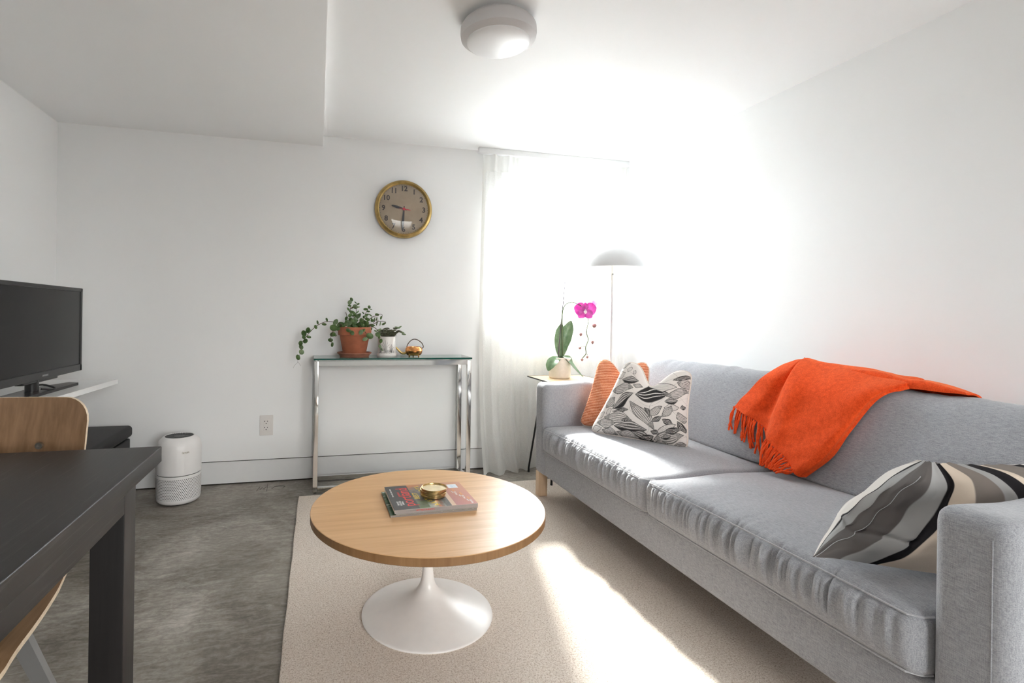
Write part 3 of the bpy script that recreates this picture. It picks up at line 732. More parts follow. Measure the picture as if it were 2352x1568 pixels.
def chair():
    cx=-.735; k=thing('dining_chair',(cx,1.22,0),'walnut plywood chair tucked under the far end of the dark table','chair')
    # backrest: slightly curved sheet
    n,m=28,24; z0,z1=.56,.838; hw=.196; th=.010
    def outline(z):
        r=.055; w=hw-.006*((z1-z)/(z1-z0))
        if z>z1-r: w-= r-math.sqrt(max(0,r*r-(z-(z1-r))**2))
        if z<z0+.05: w-= .05-math.sqrt(max(0,.05**2-(z0+.05-z)**2))
        return w
    def back(f):
        rows=[]
        zs=[z0+(z1-z0)*(.5-.5*math.cos(math.pi*j/m)) for j in range(m+1)]
        for z in zs:
            w=max(outline(z),.02)
            rows.append([Vector((cx+w*(-1+2*i/n),1.415+.045*(z-z0)/(z1-z0)*1.0-.030*(w*(-1+2*i/n)/hw)**2+f,z)) for i in range(n+1)])
        return rows
    A=back(0); B=back(th)
    b=MB().grid(A,0,flip=True).grid(B,0)
    for rowsA,rowsB in ((A,B),):
        L=[r[0] for r in A]; R_=[r[-1] for r in A]; L2=[r[0] for r in B]; R2=[r[-1] for r in B]
        b.grid([L,L2],1); b.grid([R_,R2],1,flip=True); b.grid([A[-1],B[-1]],1,flip=False); b.grid([A[0],B[0]],1,flip=True)
    o=build('backrest',b,[M_chair,M_plyedge],k,smooth=50)
    for s in (-1,1):
        c=Vector((cx+s*.100,1.4195-.008,.7305)); build('bolt',MB().lathe([(.0001,.0035),(.004,.003),(.0045,.0045),(.0075,.0045),(.0082,.002),(.0082,-.002)],c+Vector((0,.0,0)),20,'y'),M_steel,o)
    # seat: widest near the front, edges lifted, front lip turned down
    def seat(f):
        rows=[]
        for j in range(m+1):
            t=j/m; y=.965+(1.405-.965)*t
            w=.222*(1-.30*max(0,t-.25)**1.5)
            if t<.16: w*=math.sqrt(1-((.16-t)/.16)**2*.75)
            if t>.9: w*=math.sqrt(max(.05,1-((t-.9)/.1)**2*.7))
            row=[]
            for i in range(n+1):
                s=-1+2*i/n
                z=.440+.018*s*s*(.3+.7*t)+.02*max(0,t-.7)/.3-.055*max(0,(.30-t)/.30)**2+f
                row.append(Vector((cx+w*s,y,z)))
            rows.append(row)
        return rows
    A=seat(0); B=seat(-.011)
    b=MB().grid(A,0,flip=True).grid(B,0)
    b.grid([[r[0] for r in A],[r[0] for r in B]],1); b.grid([[r[-1] for r in A],[r[-1] for r in B]],1,flip=True)
    b.grid([A[0],B[0]],1,flip=True); b.grid([A[-1],B[-1]],1)
    build('seat',b,[M_chairseat,M_plyedge],k,smooth=50)
    for sx in (-.10,.10): build('back_support',MB().tube([(cx+sx,1.30,.4225),(cx+sx,1.39,.424),(cx+sx,1.425,.47),(cx+sx,1.436,.56),(cx+sx,1.462,.745)],.009,8),M_lightgrey,k)
    build('underframe',MB().box(cx-.15,cx+.15,1.09,1.30,.402,.4195),M_lightgrey,k,smooth=0)
    for sx in (-1,1):
        for (ty,by,tx,bx) in ((1.09,1.00,.12,.215),(1.30,1.37,.092,.218)):
            build('leg',MB().bar((cx+sx*tx,ty,.408),(cx+sx*bx,by,.0),.020,.036,(0,1,0),.016,.026),M_lightgrey,k,smooth=0)
chair()

# =================================================================== RUG
def rug():
    x0,x1,y0,y1=-.095,1.93,.25,3.045; h=.012
    k=MB().rbox(x0,x1,y0,y1,0,h,.005,(60,80,1),lambda p,c: p+Vector((.0012*math.sin(p.y*17),.0012*math.sin(p.x*15),0)))
    tag(build('rug',k,M_rug,loc=((x0+x1)/2,(y0+y1)/2,0)),'beige wool pile rug under the round coffee table','rug')
rug()
ZR=.012
# =================================================================== COFFEE TABLE
TC=Vector((.385,1.760,ZR)); ZT=.391
def coffee_table():
    k=thing('coffee_table',TC,'round oak topped coffee table with white tulip pedestal','coffee table')
    R=.402; th=.0265; z=ZT-TC.z
    t=build('tabletop',MB().lathe([(.0005,z),(R-.0015,z),(R,z-.0015)],TC,160),M_oak,k,smooth=30)
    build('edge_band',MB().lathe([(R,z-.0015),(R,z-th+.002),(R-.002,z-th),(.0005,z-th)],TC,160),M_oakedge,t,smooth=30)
    pr=[(.2255,0),(.2275,.003),(.2265,.006),(.218,.0095),(.19,.017),(.15,.0285),(.11,.041),(.08,.0525),(.06,.063),(.045,.075),(.034,.089),(.0265,.104),(.022,.122),(.0195,.142),(.0178,.165),(.017,.19),(.017,.22),(.0185,.26),(.023,.30),(.034,.33),(.055,z-th)]
    P=[Vector((a,b,0)) for a,b in pr]; prof=[(crom(P,i/80).x,crom(P,i/80).y) for i in range(81)]
    build('pedestal',MB().lathe(prof,TC,120),M_tulip,k,smooth=60)
coffee_table()

# =================================================================== MAGAZINES AND COASTERS
def magazine(name,cx,cy,rot,w,d,z0,z1,coverfn,label,group,spine,texts=True):
    k=thing(name,(cx,cy,z0),label,'magazine',group)
    ex=Vector((math.cos(rot),math.sin(rot),0)); ey=Vector((-math.sin(rot),math.cos(rot),0)); O=Vector((cx,cy,0))-ex*w/2-ey*d/2
    def L(u,v,z): return O+ex*(u*w)+ey*(v*d)+Vector((0,0,z))
    b=MB(); e=.0012
    vs=[L(u,v,z) for z in (z0+.0008,z1-.0008) for (u,v) in ((.004,.0),(.996,.0),(.996,.994),(.004,.994))]
    b.add(vs,[(3,2,1,0),(4,5,6,7),(0,1,5,4),(1,2,6,5),(2,3,7,6),(3,0,4,7)])
    build('pages',b,M_paper,k,smooth=0)
    nu,nv=150,110; b=MB(); P=[[L(i/nu,j/nv,z1) for j in range(nv+1)] for i in range(nu+1)]; b.grid(P)
    cols=[coverfn(i/nu,j/nv) for i in range(nu+1) for j in range(nv+1)]
    # turned-down cover edges, the spine wrap and the back cover
    def wall(pa,pb,c):
        o_=len(b.v); b.add([pa,pb,pb-Vector((0,0,.0010)),pa-Vector((0,0,.0010))],[(0,3,2,1)]); cols.extend([c]*4)
    wall(L(0,0,z1),L(0,1,z1),coverfn(.01,.5)); wall(L(1,1,z1),L(1,0,z1),coverfn(.99,.5)); wall(L(0,1,z1),L(1,1,z1),coverfn(.5,.99))
    o_=len(b.v); q=Vector((0,0,z1-z0)); b.add([L(0,0,z1),L(1,0,z1),L(1,0,z0),L(0,0,z0)],[(0,3,2,1)]); cols.extend([spine]*4)
    o_=len(b.v); b.add([L(0,0,z0),L(1,0,z0),L(1,1,z0),L(0,1,z0)],[(0,3,2,1)]); cols.extend([spine]*4)
    b.c=[tuple(c)+(1,) for c in cols]
    build('cover',b,M_cover,k,smooth=0)
    return k,L,ex,ey
def vn(u,v,s,seed=0):
    x,y=u*s+seed*7.3,v*s+seed*3.1; xi,yi=math.floor(x),math.floor(y); fx,fy=x-xi,y-yi
    h=lambda a,b:(math.sin(a*127.1+b*311.7+seed*74.7)*43758.5453)%1
    fx=fx*fx*(3-2*fx); fy=fy*fy*(3-2*fy)
    return (h(xi,yi)*(1-fx)+h(xi+1,yi)*fx)*(1-fy)+(h(xi,yi+1)*(1-fx)+h(xi+1,yi+1)*fx)*fy
def lerp3(a,b,t): return tuple(x+(y-x)*t for x,y in zip(a,b))
def cover_top(u,v):
    if u<.30-.02*v: 
        g=.045+.02*vn(u,v,9); return (g,g,g*1.02)
    if u>.735:
        if .80<u<.93 and .72<v<.90: 
            s=1 if (.845<u<.915 and .75<v<.86 and int(u*90)%2==0) else 0
            return (.78,.82,.86) if not s else (.55,.68,.80)
        c=lerp3((.50,.16,.12),(.62,.30,.18),v); c=lerp3(c,(.42,.20,.22),max(0,1-(u-.735)*6)*.6*(1-v)); return c
    if u>.685: return (.72,.50,.36)
    n=vn(u,v,14,1)*.6+vn(u,v,37,2)*.4; m=vn(u,v,8,3)
    c=lerp3((.035,.04,.04),(.30,.27,.24),n)
    if v>.78: c=lerp3(c,(.62,.22,.07),m)
    if v<.28 and u<.45: c=lerp3(c,(.16,.28,.12),m)
    if v<.22 and .42<u<.62: c=lerp3(c,(.55,.62,.60),vn(u,v,11,4))
    if v<.35 and .52<u<.60: c=lerp3(c,(.50,.16,.06),vn(u,v,21,5))
    if v<.6 and u>.56: c=lerp3(c,(.08,.09,.10),.5)
    return c
def cover_green(u,v):
    n=vn(u,v,16,6)*.6+vn(u,v,41,7)*.4
    c=lerp3((.012,.035,.02),(.10,.22,.11),n)
    if vn(u,v,30,8)>.82: c=(.55,.58,.52)
    return c
def cover_mid(u,v): return lerp3((.25,.22,.20),(.45,.40,.36),vn(u,v,12,9))
G='magazines piled on the coffee table'
z=ZT
magazine('magazine',.384,1.7815,.010,.295,.230,z,z+.0065,cover_green,'green covered magazine at the bottom of the pile on the coffee table',G,(.42,.36,.32))
magazine('magazine',.3945,1.7795,.012,.279,.222,z+.0066,z+.0128,cover_mid,'magazine sandwiched between the green one and the top one',G,(.44,.40,.37))
k,L,ex,ey=magazine('magazine',.3905,1.7795,.020,.285,.234,z+.0129,z+.0245,cover_top,'top magazine of the pile, dark cover with big red title',G,(.55,.50,.49))
zt=z+.0246
def cov_text(txt,u,v,size,mat,nm,sx=1.0,ang=0.0,align='CENTER'):
    p=L(u,v,zt); up=-ex; ri=ey
    a=math.radians(ang); r2=ri*math.cos(a)+up*math.sin(a); u2=up*math.cos(a)-ri*math.sin(a)
    M=frame_matrix(p,r2*sx,u2,(0,0,1)); return build(nm,text_mb(txt,size,M,.0002,align),mat,k,smooth=0)
cov_text('portland',.205,.50,.060,M_titlered,'title_lettering',.88)
cov_text('MONTHLY',.135,.62,.009,M_titlered,'title_lettering')
cov_text('THE BEST',.075,.25,.009,M_whiteink,'small_lettering'); cov_text('ISSUE 2022',.105,.25,.009,M_whiteink,'small_lettering'); cov_text('DINING',.135,.25,.009,M_whiteink,'small_lettering')
cov_text('THE FOOD LOVERS GUIDE',.055,.70,.007,M_whiteink,'small_lettering')
cov_text('BEST',.335,.50,.026,M_yellow,'headline_lettering',1.1)
word='RESTAURANTS'
for i,ch in enumerate(word):
    f=i/(len(word)-1)*2-1
    cov_text(ch,.445+.085*f*f*(1.0 if f<0 else -.35)-.01,.50+.40*f,.024,M_yellow,'headline_lettering',1.0,28*f*-1 if f<0 else 12*f)
for (u,v0) in ((.84,.55),(.90,.37),(.95,.17)):
    cov_text('FOOD',u,v0-.06,.010,M_whiteink,'small_lettering',1.2); cov_text('CITY',u,v0+.08,.010,M_orangeink,'small_lettering',1.2); cov_text('guide',u-.035,v0,.008,M_whiteink,'small_lettering')
M=frame_matrix(L(.36,-.0008,z+.0187),ex,(0,0,1),-ey); build('spine_lettering',text_mb('BEST RESTAURANTS',.0068,M,.0002),M_titlered,k,smooth=0)
def coasters():
    C=Vector((.4035,1.7725,zt+.0002)); first=None
    labs=['bottom brass coaster of the stack on the magazine','second brass coaster up from the bottom of the stack','third brass coaster of the stack, just below the shiny top one','topmost brass coaster of the stack, its shallow dish showing']
    for i in range(4):
        off=Vector(((0,0,0),(.0012,-.001,0),(-.0015,.001,0),(.003,.0005,0))[i])
        loc=C+off+Vector((0,0,i*.0068))
        if first is None:
            k=thing('coaster',loc,labs[0],'coaster','brass coasters stacked on the magazine')
            build('dish',MB().lathe([(.0005,0),(.0425,0),(.0445,.001),(.0452,.0024)],loc,64),M_coaster,k)
            build('floor_disc',MB().lathe([(.0005,.0046),(.0434,.0046)],loc,64),M_cdisc,k)
            build('rim',MB().lathe([(.0452,.0022),(.0455,.0082),(.0448,.0090),(.0440,.0084),(.0432,.0022)],loc,64),M_coaster,k)
            first=k
        else:
            c=first.copy(); COL.objects.link(c); c.location=loc; c['label']=labs[i]
            for ch in list(first.children):
                d=ch.copy(); COL.objects.link(d); d.parent=c
coasters()

# =================================================================== SOFA
SX0,SX1=1.25,2.165; AY0,AY1,AY2,AY3=.655,.795,2.660,2.800; ZA=.676
def hsh(i,s=0): return (math.sin(i*12.9898+s*78.233)*43758.5453)%1
def n1(x,s=0):
    i=math.floor(x); f=x-i; f=f*f*(3-2*f); return hsh(i,s)*(1-f)+hsh(i+1,s)*f
def back_face_x(z): return 1.800+.40*(z-.45)
def sofa():
    k=thing('sofa',((SX0+SX1)/2,(AY0+AY3)/2,ZR),'long grey fabric three-seat sofa along the right wall','sofa')
    build('base_frame',MB().rbox(SX0,SX1-.02,AY1-.02,AY2+.02,.150,.300,.022,(8,30,2)),M_sofa,k,smooth=50)
    for (ya,yb,s) in ((AY0,AY1,0),(AY2,AY3,1)):
        def fn(p,c):
            q=Vector(p); q.y+=.004*math.sin(p.x*9+s)*(1-c[0]**2); q.z+=.003*math.sin(p.x*21+s*2)*(1 if c[2]>.9 else 0); return q
        o=build('armrest',MB().rbox(SX0-.010,SX1,ya,yb,.148,ZA,.036,(30,4,16),fn),M_sofa,k,smooth=60)
        xs=SX0-.0095
        b=MB()
        pts=[(xs-.0002,ya+.034,zz) for zz in [.185+(.64-.185)*i/20 for i in range(21)]]
        b.tube(pts,.0011,6)
        build('seam',b,M_sofa,o)
    for (x,y) in ((1.252,2.752),(1.252,.672),(2.09,2.752),(2.09,.672)):
        build('leg',MB().rbox(x,x+.054,y,y+.045,ZR,.155,.0025,(1,1,1)),M_birch,k)
    # seat cushions
    for ci,(ya,yb) in enumerate(((AY1+.003,1.7265),(1.7285,AY2-.003))):
        x0,x1,z0,z1=1.222,1.86,.296,.436
        def fn(p,c,ci=ci):
            q=Vector(p)
            if c[2]>.55: q.z+=.020*(1-c[1]**4)*(1-max(0,-c[0])**6)*max(0,c[2])
            u=p.y*78+ci*17
            if c[0]<-.55:                                   # puckers along the gathered front edge
                fall=max(0,min(1,(p.z-.318)/.07))*(1-.6*max(0,c[2])**4)
                wr=(n1(u,ci)-.5)*.020+(n1(u*2.3,ci+3)-.5)*.011
                q.x+=wr*fall*(1-abs(c[1])**8)
                q.x-=.016*(1-c[2]**2)*(1-abs(c[1])**6)
            if c[2]>.9:
                q.z+=.004*math.sin(p.x*14+2*math.sin(p.y*5+ci))*math.sin(p.y*7+ci)
            q.y+=.004*math.sin(p.x*13)*abs(c[1])
            return q
        o=build('seat_cushion',MB().rbox(x0,x1,ya,yb,z0,z1,.030,(24,170,12),fn),M_sofa,k,smooth=70)
        b=MB()
        for zz,xx,dz in ((z1-.008,x0+.008,.006),(z0+.010,x0+.006,0)):
            N=80; pts=[]
            for i in range(N+1):
                t=i/N; c1=-1+2*t; y=ya+.026+(yb-ya-.052)*t
                pts.append((xx-.0035-.004*(1-abs(c1)**6),y,zz+dz*(1-c1**4)))
            e=.040
            pts=[(xx+e,ya+.002,zz),(xx+.016,ya+.007,zz)]+pts+[(xx+.016,yb-.007,zz),(xx+e,yb-.002,zz)]
            b.tube(pts,.0024,6)
        build('seam',b,M_seam,o)
    # back frame and two back cushions
    build('back_frame',MB().rbox(2.00,SX1,AY1-.01,AY2+.01,.16,.72,.03,(4,20,8)),M_sofa,k,smooth=60)
    for ci,(ya,yb) in enumerate(((AY1+.002,1.7262),(1.7285,AY2+.030))):
        prof=[(1.86,.445),(1.800,.452),(1.812,.50),(1.834,.56),(1.858,.62),(1.880,.68),(1.902,.735),(1.928,.782),(1.962,.808),(2.00,.816),(2.04,.806),(2.085,.775),(2.105,.72),(2.10,.60),(2.06,.46),(1.96,.44)]
        PP=[Vector((a,0,c)) for a,c in prof]; PP.append(PP[0])
        ctr=Vector((1.95,0,.63)); NU,NV=96,70; rows=[]
        for i in range(NU):
            base=crom(PP,i/NU); row=[]
            for j in range(NV+1):
                c1=-1+2*j/NV; y=ya+(yb-ya)*(.5-.5*math.cos(math.pi*(j/NV)))if 0 else ya+(yb-ya)*(.5+.5*math.sin(math.pi/2*c1)*.35+.5*c1*.65)
                c1=(y-ya)/(yb-ya)*2-1
                e=max(0,(abs(c1)-.86)/.14); sh=1-.16*(1-math.sqrt(max(0,1-e*e)))
                p=ctr+(base-ctr)*sh; p=Vector((p.x,y,p.z))
                front=max(0,min(1,(2.0-base.x)/.1))
                p.x-=front*.010*(1-c1**2)
                top=max(0,min(1,(base.z-.74)/.06))
                p.z+=top*(.004*(n1(y*26,ci)-.5)*2+.003*math.sin(y*9+ci)); p.x+=front*.005*math.sin(y*8+base.z*14+ci)
                row.append(p)
            rows.append(row)
        b=MB().grid(rows,closed_u=True,flip=True)
        for j,fl in ((0,False),(NV,True)):
            ring=[rows[i][j] for i in range(NU)]; c=sum(ring,Vector())/NU
            o_=len(b.v); b.add(ring+[c],[((i,(i+1)%NU,NU) if fl else ((i+1)%NU,i,NU)) for i in range(NU)])
        build('back_cushion',b,M_sofa,k,smooth=80)
sofa()

# =================================================================== PILLOWS
def pillow_mesh(BL,BR,TL,TR,notch,th,nrm,n=90,corner=.06,side=.05,bottom=.02,power=.42,wr=.004,seed=0):
    """filled pillow between four corners with a chopped top edge; returns front and back point grids"""
    BL,BR,TL,TR=map(Vector,(BL,BR,TL,TR)); nrm=Vector(nrm).normalized()
    Nf=[];Nb=[]
    top_mid=(TL+TR)/2; nd=Vector(notch)-top_mid
    def outline(u,v):
        p=BL*(1-u)*(1-v)+BR*u*(1-v)+TL*(1-u)*v+TR*u*v
        bu=4*u*(1-u); bv=4*v*(1-v); cc=(BL+BR+TL+TR)/4
        ex=(BR-BL); ey=(TL-BL)
        s=(1-2*u)
        p+=ex*side*s*bv*(abs(s)**1.5)*1.0                       # concave sides
        p+=nd*math.exp(-((u-.5)/.19)**2)*(max(0,v)**2.2)        # chop in the top edge
        p+=ey*bottom*bu*(1-v)**3
        p=p.lerp(cc,corner*(abs(2*u-1)*abs(2*v-1))**7)
        return p
    for i in range(n+1):
        rf=[];rb=[]
        for j in range(n+1):
            u,v=i/n,j/n; p=outline(u,v)
            a=max(0,1-abs(2*u-1)**2.6); c=max(0,1-abs(2*v-1)**2.6)
            h=th*(a*c)**power
            h*=1-.55*math.exp(-((u-.5)/.16)**2)*max(0,(v-.55)/.45)
            w=wr*(math.sin(9*u+5*v+seed)+.7*math.sin(17*v-6*u+seed*2)+.5*math.sin(23*u+13*v+seed))*(a*c)**.5
            # pulls near the corners
            for (cu,cv) in ((0,0),(1,0),(0,1),(1,1)):
                d=math.hypot(u-cu,v-cv); w-=.012*math.exp(-(d/.16)**2)*math.sin(math.atan2(abs(v-cv)+1e-6,abs(u-cu)+1e-6)*4+seed)*min(1,a*c*4)
            rf.append(p+nrm*(h+w)); rb.append(p-nrm*(h*.8))
        Nf.append(rf);Nb.append(rb)
    return Nf,Nb
def pillow_border(N): 
    n=len(N)-1
    return [N[i][0] for i in range(n)]+[N[n][j] for j in range(n)]+[N[i][n] for i in range(n,0,-1)]+[N[0][j] for j in range(n,0,-1)]
# --- coral pillow in the far corner
def coral():
    BL=at(1326,979,y=2.575); BR=Vector((1.70,2.33,.468)); TL=at(1374,823,y=2.60); TR=at(1495,832,y=2.47); 
    notch=(TL+TR)/2+Vector((0,0,-.085))
    nr=Vector((-.80,-.60,.22))
    A,B=pillow_mesh(BL,BR,TL,TR,notch,.062,nr,80,side=.05,corner=.13,seed=1.3,wr=.005)
    mb=MB().grid(A,flip=True).grid(B)
    o=build('coral_pillow',mb,M_coral,loc=(1.50,2.47,.45),smooth=80)
    tag(o,'coral woven pillow with cream piping in the far sofa corner','pillow')
    build('piping',MB().tube(pillow_border(A),.0045,6,closed=True),M_pipe,o)
coral()
# --- black and white pillow
def ink_map(N):
    z2=lambda x,y:(1300+x/6.272,800+y/6.272)
    q=np.array([(330,1200),(1750,1470),(830,170),(1800,340)],float)
    uu,vv=np.meshgrid(np.linspace(0,1,N),np.linspace(0,1,N),indexing='ij')
    X=(1-uu)*(1-vv)*q[0,0]+uu*(1-vv)*q[1,0]+(1-uu)*vv*q[2,0]+uu*vv*q[3,0]
    Y=(1-uu)*(1-vv)*q[0,1]+uu*(1-vv)*q[1,1]+(1-uu)*vv*q[2,1]+uu*vv*q[3,1]
    # the chop pulls the top edge down
    Y=Y+330*np.exp(-((uu-.5)/.19)**2)*vv**2.2
    ink=np.where(np.abs(np.sin(X*.011+np.sin(Y*.009)*2.4+Y*.006))<.030,.45,0.0)+np.where(np.abs(np.sin(Y*.013+np.sin(X*.008+1)*2.0-X*.005))<.022,.45,0.0)
    rng=np.random.RandomState(3)
    leaves=[(840,470,1130,510,50,'D'),(780,280,930,200,42,'H'),(690,400,890,370,58,'L'),(915,300,985,335,36,'L'),(660,600,1050,610,66,'H'),(720,885,1065,690,70,'D'),(610,880,750,720,62,'H'),(1095,720,1540,690,112,'S'),(1030,790,1340,1225,74,'H'),(735,935,990,925,32,'S'),(600,1000,1040,1085,78,'H'),(480,1085,790,1120,60,'H'),(765,1150,1240,1220,76,'D'),(1265,1030,1460,880,46,'H'),(1480,900,1690,900,44,'L'),(1470,1045,1580,870,50,'H'),(1490,820,1665,790,42,'D'),(1325,1105,1455,1030,32,'S'),(1460,1070,1600,1140,38,'S'),(1360,1265,1640,1140,46,'L'),(1510,735,1800,650,58,'H'),(1575,490,1840,420,34,'S'),(1640,520,1840,590,60,'H'),(1270,590,1645,600,54,'L'),(1675,960,1745,1120,46,'H'),(1665,1085,1745,1250,38,'S'),(1310,1350,1725,1280,72,'H'),(1560,1445,1765,1440,58,'D'),(1000,1250,1310,1370,60,'D'),(790,1240,1110,1330,54,'H'),(345,1205,560,1165,42,'L'),(560,1190,800,1275,48,'H'),(1045,560,1200,605,26,'H'),(620,965,720,900,34,'L'),(1140,1345,1320,1300,42,'S'),(1700,905,1765,880,28,'S'),(590,740,650,670,34,'L'),(1015,350,1065,395,24,'L'),(1470,1235,1700,1215,42,'S'),(470,1010,600,940,40,'L'),(1290,1230,1400,1280,30,'S'),(1230,900,1300,1010,26,'S'),(1420,1330,1560,1300,30,'D'),(880,1080,1000,1060,22,'S'),(640,1290,840,1340,34,'D'),(1230,1420,1500,1400,40,'H')]
    paper=np.ones((N,N))
    for (x1,y1,x2,y2,hw,st) in leaves:
        cx,cy=(x1+x2)/2,(y1+y2)/2; dx,dy=(x2-x1)/2,(y2-y1)/2; L=math.hypot(dx,dy); ex,ey=dx/L,dy/L
        a=((X-cx)*ex+(Y-cy)*ey)/L; b=-(X-cx)*ey+(Y-cy)*ex
        bend=rng.uniform(-.45,.45)*hw; ph=rng.uniform(0,6)
        bb=b-bend*.6*np.sin(a*2.2+ph*.2)
        w=hw*1.12*np.clip(1-np.abs(a)**1.7,0,1)**1.05*(1+.16*np.sin(a*3.5+ph)*np.sign(b))
        ins=(np.abs(bb)<w)&(np.abs(a)<1)
        r=bb/np.maximum(w,1e-3)
        if st=='S':
            v=np.ones_like(r)
            for f in (-.45,.0,.45): v=np.where(np.abs(r-f-.13*np.sin(a*4+ph))<.06,0,v)
        elif st=='D':
            k=np.sin((r+.14*np.sin(a*3+ph))*14+ph); v=np.where(k>-.3,.88,.2); v=np.where((r>.35),1,v)
        elif st=='H':
            k=np.sin((r+.12*np.sin(a*3+ph))*19+ph); v=np.where(k>.0,.74,.10)
            v=np.where((np.abs(a)>.55)&(k>-.5),.85,v)
        else:
            k=np.sin((r+.14*np.sin(a*3+ph))*15+ph); v=np.where(k>.6,.5,.03)
        edge=(np.abs(np.abs(bb)-w)<4.2)&(np.abs(a)<1.0)
        ink=np.where(ins,v,ink); ink=np.where(edge,.85,ink)
    return ink
def bw():
    BL=at(1352,991,y=2.445); BR=at(1583,1034,y=2.03); TL=at(1436,829,y=2.36); TR=at(1593,854,y=2.115)
    notch=at(1497,888,y=2.235)
    nr=Vector((-.80,-.52,.30)); n=300
    A,B=pillow_mesh(BL,BR,TL,TR,notch,.066,nr,n,side=.035,corner=.075,seed=.4,wr=.003)
    ink=ink_map(n+1)
    mb=MB().grid(A,flip=True)
    cols=[]
    for i in range(n+1):
        for j in range(n+1):
            t=ink[i,j]; cols.append((.76+( .035-.76)*t,.71+(.033-.71)*t,.67+(.033-.67)*t,1))
    st=5; B2=[[B[i][j] for j in range(0,n+1,st)] for i in range(0,n+1,st)]
    mb.grid(B2); cols+= [(.76,.71,.67,1)]*((n//st+1)**2)
    mb.c=cols
    o=build('printed_pillow',mb,M_print,loc=(1.50,2.23,.45),smooth=80)
    tag(o,'black and white leaf print pillow with cream piping on the sofa','pillow')
    bd=pillow_border(A); build('piping',MB().tube(bd[::4],.0045,6,closed=True),M_pipe,o)
bw()
